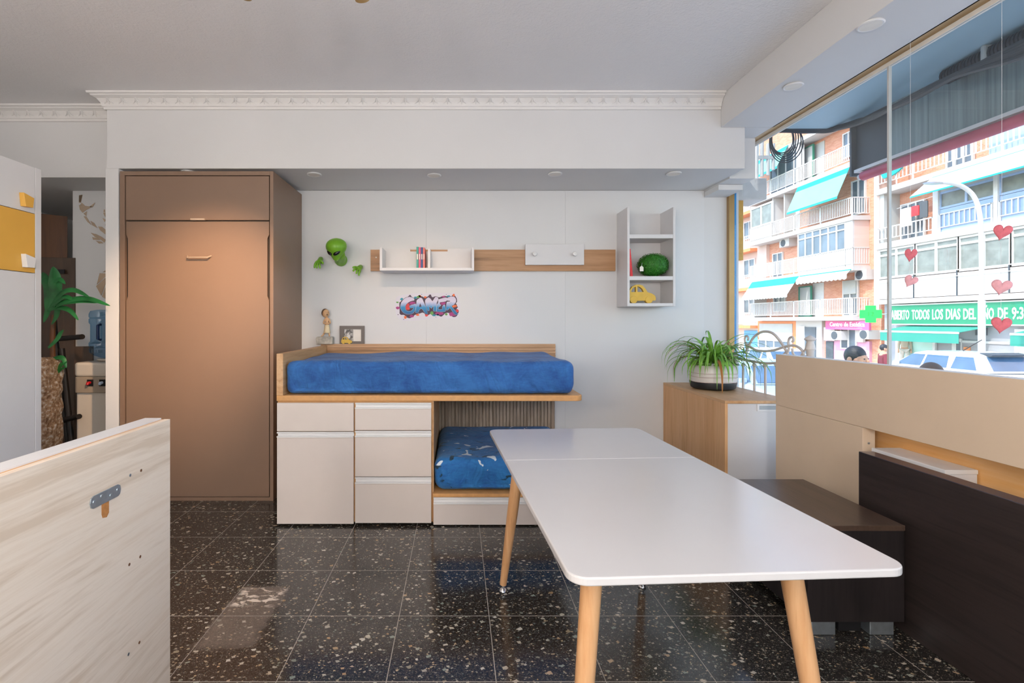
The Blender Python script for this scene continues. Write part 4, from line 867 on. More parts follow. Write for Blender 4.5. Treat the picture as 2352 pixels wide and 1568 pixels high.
# ------------------------------------------------------------------ white wardrobe with a yellow drawer
CXf = -2.44; ww = thing('white_wardrobe', 'tall white wardrobe with one yellow drawer front', 'wardrobe', (-2.7, 2.3, 0))
yE = 2.887
B('side_panel', M['white'], ww, (CXf - 0.55, CXf, yE - 0.04, yE, 0.0005, 2.2), bevel=0.0015)
B('carcass', M['white'], ww, (CXf - 0.55, CXf - 0.022, 1.30, yE - 0.0402, 0.0005, 2.199))
zt_, zb_ = 1.930, 1.590
def wfront(name, z0, z1, m): return B(name, M[m], ww, (CXf - 0.020, CXf - 0.001, 1.9, yE - 0.0425, z0, z1), bevel=0.0012)
f1 = wfront('upper_door', zt_ + 0.003, 2.198, 'white'); f2 = wfront('drawer', zb_, zt_, 'yellow'); f3 = wfront('lower_door', 0.06, zb_ - 0.004, 'white')
def trap(px, py, mat, par):
    d = D(px, CXf); c = Vector((CXf, d, Zp(py, d)))
    base = [(-0.032, 0.038), (0.040, 0.030), (0.032, -0.036), (-0.016, -0.036)]; top = [(-0.016, 0.038), (0.052, 0.022), (0.045, -0.034), (-0.002, -0.036)]
    vs = [c + Vector((0.0, u*0.55, v)) for u, v in base] + [c + Vector((0.026, u, v)) for u, v in top]
    MB().add(vs, [(0,1,2,3),(4,5,6,7),(0,1,5,4),(1,2,6,5),(2,3,7,6),(3,0,4,7)]).build('handle', mat, par, bevel=0.001)
trap(50, 459, M['yellow'], f1); trap(54, 599, M['white_sat'], f2)
B('near_front', M['white'], ww, (CXf - 0.020, CXf - 0.001, 1.302, 1.897, 0.06, 2.198), bevel=0.0012)
# ------------------------------------------------------------------ niche on the left
dd = 3.95; dc = Vector((NX(226, dd), 4.04, 0.0)); wd2 = thing('water_dispenser', 'cream water dispenser with a blue bottle in the niche by the wall bed', 'water dispenser', (dc.x, dc.y, 0))
hw = 0.150
MB().prism(rrect(dc.x - hw, dc.x + hw, 3.90, 4.22, 0.03, (1,1,1,1)), 'z', 0.0005, 0.80).build('body', M['dispenser'], wd2, bevel=0.004)
MB().prism(rrect(dc.x - hw - 0.012, dc.x + hw + 0.012, 3.885, 4.225, 0.05, (1,1,1,1)), 'z', 0.872, 0.985).build('top_cover', M['dispenser'], wd2, bevel=0.02, seg=4)
MB().prism(rrect(dc.x - hw - 0.004, dc.x + hw + 0.004, 3.882, 4.2, 0.04, (1,1,1,1)), 'z', 0.745, 0.8715).build('tap_panel', M['dispenser_grey'], wd2, bevel=0.006)
for px, m in ((207, 'tap_red'), (235, 'tap_blue')):
    x = NX(px, 3.88); B('tap_recess', M['black_mat'], wd2, (x - 0.024, x + 0.024, 3.878, 3.8818, 0.80, 0.852)); MB().tube([(x, 3.88, 0.828), (x - 0.004, 3.862, 0.826), (x - 0.006, 3.855, 0.812)], [0.011, 0.013, 0.009], 10).build('tap', M[m], wd2, smooth=True)
bc2 = (dc.x + 0.015, 4.05, 0.985)
MB().lathe([(0.07, 0.0), (0.085, 0.012), (0.078, 0.022), (0.05, 0.024)], bc2, 28).build('collar', M['dispenser'], wd2, smooth=True)
bt = tag(MB().lathe([(0.03, 0.025), (0.055, 0.03), (0.10, 0.05), (0.132, 0.075), (0.136, 0.10), (0.128, 0.112), (0.136, 0.125), (0.136, 0.15), (0.126, 0.165), (0.126, 0.30), (0.136, 0.315), (0.136, 0.345), (0.128, 0.352), (0.136, 0.36), (0.136, 0.385), (0.125, 0.41), (0.08, 0.42), (0.002, 0.421)], bc2, 32).build('water_bottle', M['bottle'], None, smooth=True), 'large translucent blue water bottle upside down on the dispenser', 'bottle')
hy = bc2[1] - 0.15; MB().tube([(NX(225, 3.9), bc2[1] - 0.122, 1.285), (NX(225, 3.9), hy, 1.28), (NX(225, 3.9), hy, 1.17), (NX(225, 3.9), bc2[1] - 0.122, 1.165)], 0.011, 10).build('handle', M['bottle_h'], bt, smooth=True)
# geometric mirror deer on the niche wall
dr_ = thing('mirror_deer', 'bronze mirror deer head made of geometric facets on the niche wall', 'wall decoration', (-2.8, YB, 1.6))
for pl_ in ([(440,235),(478,228),(460,318),(438,318)], [(455,345),(470,318),(505,350)], [(440,345),(458,342),(520,355),(590,362),(520,400),(480,430),(450,395)], [(557,362),(622,316),(590,370)],
  [(490,440),(528,415),(522,470)], [(492,470),(520,472),(582,572),(535,535)], [(568,520),(610,545),(648,605),(590,572)], [(655,585),(700,590),(785,660),(755,688),(680,630)], [(735,560),(790,635),(745,615)],
  [(705,490),(742,508),(728,535)], [(712,432),(735,430),(735,478)], [(720,395),(732,395),(732,428),(716,425)], [(570,655),(620,670),(680,735),(620,705)], [(620,665),(690,700),(740,735),(725,768),(680,730)], [(588,705),(640,715),(685,738),(600,735)], [(630,748),(690,755),(715,775),(665,778)],
  [(762,715),(795,745),(795,790),(738,788)], [(740,798),(770,798),(795,840),(795,870),(765,850)], [(765,880),(785,900),(785,1030),(762,1000)], [(752,1010),(785,1060),(785,1100),(752,1062)], [(705,1100),(748,1075),(780,1105)],
  [(672,1112),(775,1115),(640,1240)], [(632,1258),(775,1130),(690,1365)], [(698,1375),(778,1160),(765,1420)], [(775,1425),(790,1180),(800,1400)]):
    q = [((90 + a_/4.9 - CX) * YB / F, Zp(400 + b_/4.9, YB)) for a_, b_ in pl_]
    MB().prism(q, 'y', YB + 0.0075, YB + 0.0115).build('facet', M['mirror_bronze'], dr_)
# boards leaning in the dark corner
def board(label, mat, p0, p1, thick, top, lean_):
    t = thing('leaning_board', label, 'board', ((p0[0]+p1[0])/2, (p0[1]+p1[1])/2, 0)); u = Vector((p1[0]-p0[0], p1[1]-p0[1], 0)).normalized(); n = Vector((-u.y, u.x, 0)); vs = []
    for z, o in ((0.001, 0.0), (top, lean_)):
        for p in (p0, p1):
            for k_ in (0, thick): vs.append(Vector((p[0], p[1], z)) + n*(k_ + o))
    MB().add(vs, [(0,1,3,2),(4,6,7,5),(0,4,5,1),(2,3,7,6),(0,2,6,4),(1,5,7,3)]).build('board', mat, t, bevel=0.002); return t
bo = board('tall brown board leaning in the dark niche corner', M['brown_board'], (-4.05, 4.32), (-3.66, 4.62), 0.03, 2.30, 0.02)
bo2 = board('shorter dark board with a slot standing in the niche', M['dark_board'], (-3.58, 4.18), (-3.30, 4.235), 0.03, 1.86, 0.02)
B('slot_plate', M['black_mat'], bo2, (-3.42, -3.36, 4.208, 4.214, 1.72, 1.755))
board('narrow dark board leaning against the niche wall edge', M['dark_board'], (-3.20, 4.10), (-3.08, 4.15), 0.03, 1.10, 0.02)
fm = thing('metal_frame', 'dark tubular metal bed frame standing folded in the niche', 'metal frame', (-3.1, 3.92, 0))
for nm, pts in (('upright', [(124,735,4.0),(132,820,4.0),(150,960,4.0),(160,1050,4.0)]), ('upright', [(142,800,3.95),(153,900,3.95),(168,1050,3.95)]), ('crossbar', [(120,779,4.0),(189,773,3.80)]), ('crossbar', [(140,966,3.95),(182,956,3.80)])):
    MB().tube([W(*p) for p in pts], 0.020, 12).build(nm, M['dark_metal'], fm, smooth=True)
bw = thing('wrapped_parcel', 'brown parcel in bubble wrap standing beside the white wardrobe', 'parcel', (-3.0, 3.5, 0))
v, f = cushion(-3.06, -2.875, 3.40, 3.62, 0.001, 1.05, 0.05, 0.03, lambda p, n: n * noise.noise(p*14) * 0.02 * (0 if n.z < -0.5 else 1))
v = [p + Vector((0, 0, 0.012)) for p in v]; zmn = min(p.z for p in v); v = [p - Vector((0, 0, zmn - 0.001)) for p in v]
MB().add(v, f).build('wrapping', M['bubble'], bw, smooth=True)
# dracaena
dp = thing('dracaena_plant', 'tall dracaena with broad green leaves between the white wardrobe and the niche', 'plant', (-3.02, 3.72, 0))
MB().lathe([(0.09, 0.001), (0.11, 0.20), (0.115, 0.22), (0.10, 0.22), (0.098, 0.18)], (-3.02, 3.76, 0), 24).build('pot', M['pot_black'], dp, smooth=True)
MB().lathe([(0.097, 0.17), (0.001, 0.18)], (-3.02, 3.76, 0), 20).build('soil', M['soil'], dp)
stem = [Vector((-3.02, 3.76, 0.17)), Vector((-3.05, 3.74, 0.7)), Vector((-3.06, 3.72, 1.1)), Vector((-3.05, 3.72, 1.36))]
MB().tube(smooth_pts(stem, 4), 0.018, 10).build('stem', M['brown_board'], dp, smooth=True)
def dleaf(base, pts, w, tip=0.002):
    P = smooth_pts([base] + pts, 5); n = len(P); vs = []
    for j, p in enumerate(P):
        t_ = j/(n-1); tg_ = (P[min(j+1, n-1)] - P[max(j-1, 0)]).normalized(); s = tg_.cross(Vector((0.25, -0.75, 0.6))).normalized(); ww_ = w * (math.sin(math.pi * min(1, 0.12 + 0.88*t_)))**0.8 + tip
        nn_ = tg_.cross(s).normalized(); vs += [p - s*ww_ + nn_*ww_*0.3, p, p + s*ww_ + nn_*ww_*0.3]
    MB().add(vs, [(3*j+c, 3*j+c+1, 3*j+c+4, 3*j+c+3) for j in range(n-1) for c in (0, 1)]).build('leaf', M['dracaena'], dp, smooth=True, recalc=False)
tp = Vector((-3.05, 3.70, 1.34)); dd = 3.55
for pts, w in (([(120,680),(125,640),(122,612)], 0.045), ([(140,672),(170,665),(205,682)], 0.022), ([(150,690),(200,684),(253,702)], 0.024), ([(135,705),(160,712),(180,735)], 0.018), ([(130,700),(128,725),(118,745)], 0.018), ([(110,660),(104,640),(98,625)], 0.03), ([(130,690),(150,680),(172,690)], 0.02), ([(140,695),(185,690),(225,695)], 0.02), ([(112,700),(106,720),(100,740)], 0.02), ([(118,655),(135,640),(150,652)],0.02)):
    dleaf(W(108, 712, dd), [W(p[0], p[1], dd) for p in pts], w)
for b_, pts, w in (((118,790),[(128,780),(138,765),(146,757)],0.016), ((118,860),[(128,848),(140,836),(154,830)],0.02), ((116,822),[(130,820),(145,823),(152,845)],0.016), ((116,868),[(122,862),(136,850),(150,842)],0.014)):
    dleaf(W(b_[0]-8, b_[1]+8, dd), [W(p[0], p[1], dd) for p in pts], w)
# ------------------------------------------------------------------ outside: street, pavement, canopy of the shop
M['asphalt'] = plain('asphalt', '#a5a4a2', 0.9, var=0.12, scale=2, bump=0.1)
M['paving'] = plain('paving', '#cfcac2', 0.85, var=0.1, scale=3)
M['soffit_blue'] = plain('blue_grey_soffit', '#a9c6d2', 0.6, var=0.06, scale=1.5)
M['clad'] = None
def ribbed(name, c1, c2):
    t = NT(name); s = t.coord(world=True, scale=(1, 26, 0.6)); f = t.noise(s, 1.0, 4.0, 0.7); t.base(t.ramp(f, [(0.35, lin(c1)), (0.65, lin(c2))])); t.rough(0.6); return t.m
M['clad'] = ribbed('weathered_sheet_metal', '#758688', '#98a9aa')
M['clad_dark'] = plain('dark_sheet_metal', '#4a5156', 0.6, var=0.1)
M['red_bar'] = plain('faded_red_bar', '#c65a6e', 0.5, var=0.1)
M['cable'] = plain('black_cable', '#2f3438', 0.6, var=0.2, scale=20)
M['concrete'] = plain('pale_concrete', '#cdcac6', 0.9, var=0.1, scale=6, bump=0.2)
M['ochre'] = plain('ochre_sign', '#c99b48', 0.6, var=0.15, scale=20)
struct(B('street', M['asphalt'], None, (2.46, 60, -40, 110, -1.3, -1.1)))
struct(B('pavement_near', M['paving'], None, (2.462, 6.2, -40, 110, -1.0995, -0.75)))
struct(B('pavement_far', M['paving'], None, (18.0, 23.0, -40, 110, -1.0995, -0.95)))
tag(B('shop_canopy', M['soffit_blue'], None, (2.465, 3.66, -2.8, 4.62, 3.12, 3.32)), 'blue-grey underside of the shop canopy outside the window', 'canopy')
cl = thing('fascia_sheet', 'weathered grey sheet metal fascia hanging from the canopy edge', 'fascia', (3.62, 1.2, 2.64))
def rng(a, b, n): return [a + (b-a)*i/n for i in range(n)]
ysp = 0.34; yy = 4.44
while yy > -2.6:
    B('sheet', M['clad'] if int((4.44-yy)/ysp + 0.01) % 6 else M['clad_dark'], cl, (3.602, 3.622, yy - ysp + 0.002, yy, 2.668, 3.1195)); yy -= ysp
B('end_flange', M['clad_dark'], cl, (3.56, 3.64, 4.442, 4.462, 2.62, 3.1195))
aw = thing('awning_roll', 'rolled red awning with a white bar under the grey fascia', 'awning', (3.62, 1.2, 2.58))
MB().cyl((3.60, 4.36, 2.598), (3.60, -2.6, 2.598), 0.040, n=18).build('red_roll', M['red_bar'], aw, smooth=True)
B('white_bar', M['white'], aw, (3.565, 3.655, -2.6, 4.42, 2.641, 2.6675))
MB().cyl((3.60, 4.36, 2.598), (3.60, 4.40, 2.598), 0.025, n=14).build('end_cap', M['white'], aw)
# cables and conduit under the canopy
def cable(name, pts, r, label): return tag(MB().tube(smooth_pts(pts, 6), r, 8).build(name, M['cable'], None, smooth=True), label, 'cable')
for i in range(5):
    j = [random.uniform(-0.025, 0.025) for _ in range(8)]
    cable('cable', [W(1745 + 4*i, 303 + 100*j[0], 4.66), W(1800, 297 + 120*j[1], 4.66), W(1850, 301 + 150*j[2], 4.66), W(1905, 299 + 150*j[3], 4.62), W(1970, 279 + 150*j[4], 4.3), W(2010, 267 + 100*j[5], 4.05), W(2100, 222 + 150*j[6], 3.55), W(2200, 172 + 120*j[7], 3.15), W(2352, 95 + 8*i, 2.66), W(2500, 20 + 8*i, 2.3)], 0.016 + 0.003*(i % 3),
          ['thick black cable in the bundle under the canopy edge', 'thin black cable along the bundle under the canopy', 'black cable sagging lowest in the canopy bundle', 'black cable running along the fascia top', 'outer black cable of the canopy bundle'][i])
for i in range(6):
    c = W(1797, 315, 4.7); rx, rz_ = 0.10 + 0.012*i, 0.15 + 0.008*i
    tag(MB().tube([c + Vector((rx*math.cos(a) + 0.006*i, 0.012*math.sin(2*a + i), rz_*math.sin(a) - 0.01*i)) for a in [2*math.pi*k_/28 for k_ in range(28)]], 0.005, 6, closed=True).build('cable_loop', M['cable'], None, smooth=True), 'coiled loop of dark cable hanging outside under the canopy', 'cable', 'coiled cable loops')
m = MB(); P0, P1 = W(2175, 176, 3.55), W(2352, 88, 3.03); P2 = P1 + (P1 - P0)*1.2
n = 46
for i in range(n): p = P0.lerp(P2, i/n); q = P0.lerp(P2, (i + 0.55)/n); m.cyl(p, q, 0.055, n=14)
m.cyl(P0, P2, 0.047, n=14); cd = tag(m.build('corrugated_conduit', M['cable'], None, smooth=True), 'thick black corrugated conduit under the blue canopy', 'conduit')
B('clamp', M['silicone'], cd, (P0.lerp(P2, 0.28).x - 0.065, P0.lerp(P2, 0.28).x + 0.065, P0.lerp(P2, 0.28).y - 0.015, P0.lerp(P2, 0.28).y + 0.015, P0.lerp(P2, 0.28).z - 0.065, P0.lerp(P2, 0.28).z + 0.065), bevel=0.02)
tag(B('concrete_beam', M['concrete'], None, (2.47, W(1762, 0, 4.8).x, 4.80, 5.1, Zp(458, 4.8), Zp(408, 4.8)), bevel=0.01), 'pale concrete beam end outside at the corner of the window', 'beam')
tag(B('ochre_sign', M['ochre'], None, (W(1690, 0, 4.86).x, W(1705, 0, 4.86).x, 4.84, 4.90, Zp(598, 4.86), Zp(461, 4.86)), bevel=0.004), 'narrow ochre sign board outside beside the window frame', 'sign')
mb = thing('utility_bracket', 'grey metal bracket with tubes hanging outside at the window head', 'bracket', W(1745, 400, 4.9))
for px, a_, b_ in ((1738, 300, 410), (1750, 318, 405), (1764, 330, 402), (1776, 330, 390)): MB().cyl(W(px, a_, 4.9), W(px, b_, 4.9), 0.016, n=8).build('tube', M['silicone'], mb, smooth=True)
B('cross_plate', M['silicone'], mb, (W(1738, 0, 4.9).x, W(1776, 0, 4.9).x, 4.885, 4.9, Zp(366, 4.9), Zp(358, 4.9)))
# ------------------------------------------------------------------ apartment buildings across the street
def brick():
    t = NT('orange_brick'); v = t.coord(world=True); mp = t.n('Mapping'); mp.inputs['Rotation'].default_value = (math.radians(90), 0, math.radians(90)); t.l(t.n('NewGeometry').outputs['Position'], mp.inputs[0])
    sx = t.n('SeparateXYZ'); t.l(t.n('NewGeometry').outputs['Position'], sx.inputs[0]); cb = t.n('CombineXYZ'); t.l(t.math('ADD', sx.outputs[1], sx.outputs[0]), cb.inputs[0]); t.l(sx.outputs[2], cb.inputs[1])
    b = t.n('TexBrick'); b.inputs['Scale'].default_value = 4.0; b.inputs['Color1'].default_value = lin('#c88262'); b.inputs['Color2'].default_value = lin('#d89a7c'); b.inputs['Mortar'].default_value = lin('#d5b8a4'); b.inputs['Mortar Size'].default_value = 0.018; b.inputs['Brick Width'].default_value = 1.0; b.inputs['Row Height'].default_value = 0.3
    t.l(cb.outputs[0], b.inputs['Vector']); t.base(b.outputs['Color']); t.rough(0.85); return t.m
M['brick'] = brick()
M['render_white'] = plain('white_render', '#c9c5c0', 0.8, var=0.04, scale=0.6); M['render_pink'] = plain('pinkish_render', '#d9bfb2', 0.8, var=0.05, scale=0.6)
M['rail_white'] = plain('white_railing', '#d6d4d0', 0.5); M['pane'] = plain('street_window_glass', '#687681', 0.12, var=0.25, scale=0.8); M['pane_dark'] = plain('dark_street_glass', '#5b6670', 0.12, var=0.3, scale=0.8)
M['curtain_pane'] = plain('curtained_window', '#7d837c', 0.35, var=0.2, scale=3); M['blind'] = plain('pale_blind', '#b9b9b4', 0.7, var=0.05, scale=2)
M['awn_teal'] = plain('teal_awning_band', '#12a09e', 0.7, var=0.06); M['awn_mint'] = plain('mint_awning', '#7fcfbf', 0.7, var=0.05, scale=1); M['awn_white'] = plain('white_awning', '#c4d2cc', 0.7, var=0.03)
M['green_frame'] = plain('green_metal', '#2f7d62', 0.5); M['panel_blue'] = plain('pale_blue_panel', '#9fb6d6', 0.6, var=0.06); M['grey_stone'] = plain('grey_facade_stone', '#9b9da1', 0.7, var=0.1, scale=1.5)
M['sign_green'] = plain('green_sign', '#1f8a63', 0.5, var=0.06, scale=1); M['sign_pink'] = plain('pink_sign', '#d65f90', 0.5, var=0.06, scale=1); M['letters'] = plain('white_letters', '#f2f2ee', 0.6)
M['canopy_green'] = plain('green_shop_awning', '#2a8f7c', 0.7, var=0.06, scale=1); M['mint_glass'] = plain('mint_shop_window', '#b9ddd0', 0.2, var=0.08, scale=0.6); M['orange'] = plain('orange_surround', '#e6905c', 0.7, var=0.05)
M['blue_paint'] = plain('blue_shutter', '#5f9fe0', 0.6, var=0.08)
def emis(name, c, s):
    t = NT(name); t.base(lin(c)); t.p.inputs['Emission Color'].default_value = lin(c); t.p.inputs['Emission Strength'].default_value = s; return t.m
M['cross_led'] = emis('green_led_cross', '#00d23c', 0.9); M['cross_text'] = plain('cross_digits', '#0a7a2a', 0.5)
XB, XW = 22.0, 22.95
def dB(px, X=XB): return D(px, X)
def railing(par, y0, y1, z0, z1, x=XB, sp=0.13, side=None, posts=2.2, low=0.12, mat='rail_white', xs_=None):
    m = MB(); m.box(x - 0.03, x + 0.03, y0, y1, z1 - 0.05, z1); m.box(x - 0.02, x + 0.02, y0, y1, z0 + low, z0 + low + 0.04)
    n = int((y1 - y0) / sp)
    for i in range(n + 1): y = y0 + (y1 - y0) * i / max(1, n); m.box(x - 0.012, x + 0.012, y - 0.022, y + 0.022, z0 + low, z1 - 0.04)
    k_ = max(1, int((y1 - y0) / posts))
    for i in range(k_ + 1): y = y0 + (y1 - y0) * i / k_; m.box(x - 0.03, x + 0.03, y - 0.03, y + 0.03, z0, z1)
    if side is not None:                              # return along the balcony end
        m.box(x, XW, side - 0.03, side + 0.03, z1 - 0.05, z1); m.box(x, XW, side - 0.02, side + 0.02, z0 + low, z0 + low + 0.04)
        for i in range(8): xx = x + (XW - x) * i / 7; m.box(xx - 0.02, xx + 0.02, side - 0.012, side + 0.012, z0 + low, z1 - 0.04)
    return m.build('railing', M[mat], par)
def glazing(par, x, y0, y1, z0, z1, n, pane='pane', frame='rail_white', fw=0.07, top=0.0):
    """a framed window: frame with mullions and one child pane for each light"""
    m = MB(); m.box(x - 0.04, x + 0.06, y0, y1, z0, z0 + fw); m.box(x - 0.04, x + 0.06, y0, y1, z1 - fw, z1)
    if top: m.box(x - 0.04, x + 0.06, y0, y1, z1 - top - fw, z1 - top)
    for i in range(n + 1): y = y0 + (y1 - y0) * i / n; m.box(x - 0.045, x + 0.06, y - fw/2, y + fw/2, z0, z1)
    w = m.build('window', M[frame], par)
    for i in range(n):
        a_, b_ = y0 + (y1 - y0) * i / n + fw/2 + 0.001, y0 + (y1 - y0) * (i + 1) / n - fw/2 - 0.001
        B('pane', M[pane], w, (x + 0.01, x + 0.03, a_, b_, z0 + fw, z1 - top - fw if top else z1 - fw))
        if top: B('pane', M[pane], w, (x + 0.01, x + 0.03, a_, b_, z1 - top, z1 - fw))
    return w
yL0, yL1 = 27.4, dB(1722)
lbld = thing('apartment_building', 'brick apartment block with white balconies and teal awnings across the street', 'building', (26, 32, -1.1))
B('wall', M['brick'], lbld, (XW, 30, 26.62, yL1 + 0.4, -1.1, 16.0))
B('corner_pier', M['render_pink'], lbld, (XW - 0.12, XW - 0.002, 26.62, 26.95, 1.6, 16.0))
SL = [(1.36, 1.60), (4.15, 4.40), (6.95, 7.20), (9.95, 10.22), (12.8, 13.05)]
for i, (a_, b_) in enumerate(SL):
    sl = B('balcony_slab', M['render_white'], lbld, (XB - 0.05, XW - 0.001, yL0 - 0.1, yL1, a_, b_))
    if i < 4: railing(lbld, yL0, yL1 - 0.1, b_, b_ + 1.05, side=yL0)
# first floor
B('shutter', M['rail_white'], lbld, (XW - 0.03, XW - 0.001, D(1893, XW), D(1868, XW), 1.62, 3.75)); glazing(lbld, XW - 0.07, D(1973, XW), D(1940, XW), 1.62, 3.7, 2, 'pane_dark'); B('blind', M['blind'], lbld, (XW - 0.14, XW - 0.12, D(1973, XW) + 0.05, D(1940, XW) - 0.05, 2.9, 3.7))
glazing(lbld, XW - 0.3, D(1863, XW - 0.3), D(1836, XW - 0.3), 1.62, 3.6, 1, 'blind', 'green_frame'); glazing(lbld, XW - 0.07, D(1806, XW), D(1780, XW), 2.0, 3.3, 2, 'pane_dark')
B('side_wall', M['render_white'], lbld, (XB + 0.05, XW - 0.001, yL1 - 0.5, yL1 - 0.3, 1.6, 4.15))
# second floor: glazed balcony
e0, e1 = dB(1962), dB(1832); glazing(lbld, XB + 0.06, dB(1940), e1, 5.35, 6.94, 6, 'pane', top=0.35); B('balcony_infill', M['render_white'], lbld, (XB + 0.02, XB + 0.12, dB(1940), e1, 4.4, 5.348)); B('balcony_infill', M['render_white'], lbld, (XB + 0.02, XB + 0.12, yL0, dB(1940) - 0.04, 4.4, 6.94)); B('balcony_end', M['render_pink'], lbld, (XB + 0.121, XW - 0.001, yL0, yL0 + 0.1, 4.4, 6.94)); B('balcony_end', M['render_white'], lbld, (XB + 0.121, XW - 0.001, e1 - 0.1, e1, 4.4, 6.94))
glazing(lbld, XW - 0.07, D(1800, XW), D(1778, XW), 4.45, 6.2, 2, 'pane_dark'); B('pier', M['render_pink'], lbld, (XW - 0.25, XW - 0.001, D(1768, XW), D(1747, XW), 4.4, 6.95))
# third floor
e2 = dB(1795); glazing(lbld, XB + 0.06, dB(1772), yL1 - 0.1, 8.2, 9.75, 2, 'curtain_pane', fw=0.12); B('balcony_infill', M['render_white'], lbld, (XB + 0.02, XB + 0.12, dB(1772), yL1 - 0.1, 7.2, 8.198)); B('balcony_end', M['render_white'], lbld, (XB + 0.121, XW - 0.001, dB(1772), dB(1772) + 0.1, 7.2, 9.94))
B('door', M['rail_white'], lbld, (XW - 0.05, XW - 0.001, D(1838, XW), D(1812, XW), 7.22, 9.3)); B('partition', M['blind'], lbld, (XB + 0.15, XW - 0.001, e2 - 0.1, e2, 7.2, 9.94)); glazing(lbld, XW - 0.07, D(1990, XW), D(1960, XW), 7.4, 9.4, 2, 'pane_dark')
# fourth floor
glazing(lbld, XB + 0.3, dB(1834), dB(1760), 10.25, 12.7, 4, 'pane_dark'); B('column', M['rail_white'], lbld, (XB + 0.02, XB + 0.2, dB(1834), dB(1828), 10.22, 12.8)); glazing(lbld, XW - 0.3, D(1868, XW - 0.3), D(1835, XW - 0.3), 10.25, 12.6, 1, 'blind', 'green_frame'); B('shutter', M['blind'], lbld, (XW - 0.05, XW - 0.001, D(1895, XW), D(1866, XW), 10.25, 12.6)); glazing(lbld, XW - 0.07, D(1965, XW), D(1940, XW), 10.9, 12.4, 2, 'pane')
# ground floor of the brick block
for a_, b_, nm, mt in ((1835, 1895, 'entrance_stone', 'render_white'),): B(nm, M[mt], lbld, (XW - 0.2, XW - 0.001, D(b_, XW), D(a_, XW), -0.95, 1.35))
ed = B('entrance_door', M['pane_dark'], lbld, (XW - 0.26, XW - 0.201, D(1882, XW), D(1858, XW), -0.95, 0.95)); B('entrance_jamb', M['rail_white'], lbld, (XW - 0.3, XW - 0.201, D(1858, XW) + 0.01, D(1846, XW), -0.95, 1.0))
so = B('shop_surround', M['orange'], lbld, (XW - 0.15, XW - 0.001, D(1833, XW), D(1745, XW), -0.95, 1.33)); B('shop_shutter', M['blind'], lbld, (XW - 0.2, XW - 0.151, D(1826, XW), D(1750, XW), 0.55, 1.15)); B('shop_board', M['rail_white'], lbld, (XW - 0.22, XW - 0.151, D(1826, XW), D(1750, XW), -0.02, 0.545)); glazing(lbld, XW - 0.25, D(1826, XW), D(1750, XW), -0.95, -0.03, 4, 'pane')
FBITEMS = (('blue_shutter', 'blue_paint', (XW - 0.1, XW + 0.099, yL1 + 0.45, D(1712, XW), -0.95, 0.6)), ('stucco', 'render_white', (XW - 0.05, XW + 0.099, yL1 + 0.45, D(1708, XW), 0.62, 1.35)))
M['salon_pink'] = plain('pale_pink_panel', '#d49ab2', 0.6, var=0.08, scale=1); pk = B('salon_front', M['salon_pink'], lbld, (XW - 0.15, XW - 0.001, D(2003, XW), D(1902, XW), -0.95, 0.2)); glazing(lbld, XW - 0.2, D(1975, XW), D(1940, XW), -0.3, 0.9, 2, 'pane_dark')
for a_, b_ in ((1905, 1930), (1978, 1996)): B('salon_cabinet', M['render_white'], lbld, (XW - 0.35, XW - 0.205, D(b_, XW), D(a_, XW), 0.15, 0.95))
B('purple_door', M['clad_dark'], lbld, (XW - 0.2, XW - 0.151, D(1921, XW), D(1904, XW), -0.95, 0.1))
# far block at the very left
fb = thing('apartment_building', 'pale pink apartment block far down the street beside the brick block', 'building', (26, 42, -1.1))
for nm_, mt_, bx_ in FBITEMS: B(nm_, M[mt_], fb, bx_)
B('wall', M['render_pink'], fb, (XW + 0.1, 30, yL1 + 0.42, yL1 + 9, -1.1, 14.0))
for z in (1.0, 3.9, 6.9, 9.8):
    B('balcony_slab', M['orange'], fb, (XB + 0.3, XW + 0.099, yL1 + 0.45, yL1 + 5, z - 0.22, z)); railing(fb, yL1 + 0.5, yL1 + 5, z, z + 1.0, x=XB + 0.34, sp=0.22)
    glazing(fb, XW + 0.03, yL1 + 1.0, yL1 + 2.4, z + 0.9, z + 2.3, 2, 'pane_dark')
# awnings, air conditioners, signs as things of their own
def awning(y0, y1, xt, zt, xb, zb, label, band=0.22, mat='awn_mint', scal=False, val=0.22):
    t = thing('awning', label, 'awning', (XB, (y0+y1)/2, zb)); m = MB(); dv = Vector((xb-xt, 0, zb-zt)); k0 = band
    p = lambda y, q: Vector((xt, y, zt)) + dv*q
    def slab(q0, q1, nm, mt):
        nrm = Vector((dv.z, 0, -dv.x)).normalized()*0.015
        vs = [p(y0,q0), p(y1,q0), p(y1,q1), p(y0,q1)]; MB().add([v_ for v_ in vs] + [v_ + nrm for v_ in vs], [(0,1,2,3),(4,7,6,5),(0,4,5,1),(1,5,6,2),(2,6,7,3),(3,7,4,0)]).build(nm, M[mt], t)
    slab(0, k0, 'top_band', 'awn_teal'); slab(k0 + 0.001, 1, 'fabric', mat)
    pts = [(y0, zb + 0.0), (y1, zb + 0.0)]; n = max(2, int((y1-y0)/0.3))
    low = [(y1 + (y0-y1)*i/(4*n), zb - val*(0.75 + 0.25*abs(math.sin(math.pi*i/4))) if scal else zb - val) for i in range(4*n + 1)]
    MB().prism(pts + low, 'x', xb - 0.02, xb - 0.005).build('valance', M['awn_teal' if not scal else mat], t); return t
awning(27.5, 31.7, XB - 0.052, 9.93, 21.25, 8.30, 'large mint awning with a teal band on the third floor of the brick block', 0.20, 'awn_mint', False, 0.12)
awning(31.6, 36.6, XB - 0.045, 4.22, 21.2, 3.05, 'pale mint awning with a teal top band above the orange shop surround', 0.42, 'awn_white', True, 0.2)
awning(27.4, 31.5, XB - 0.045, 4.22, 21.7, 3.95, 'short scalloped white awning above the pharmacy cross', 0.25, 'awn_white', True, 0.3)
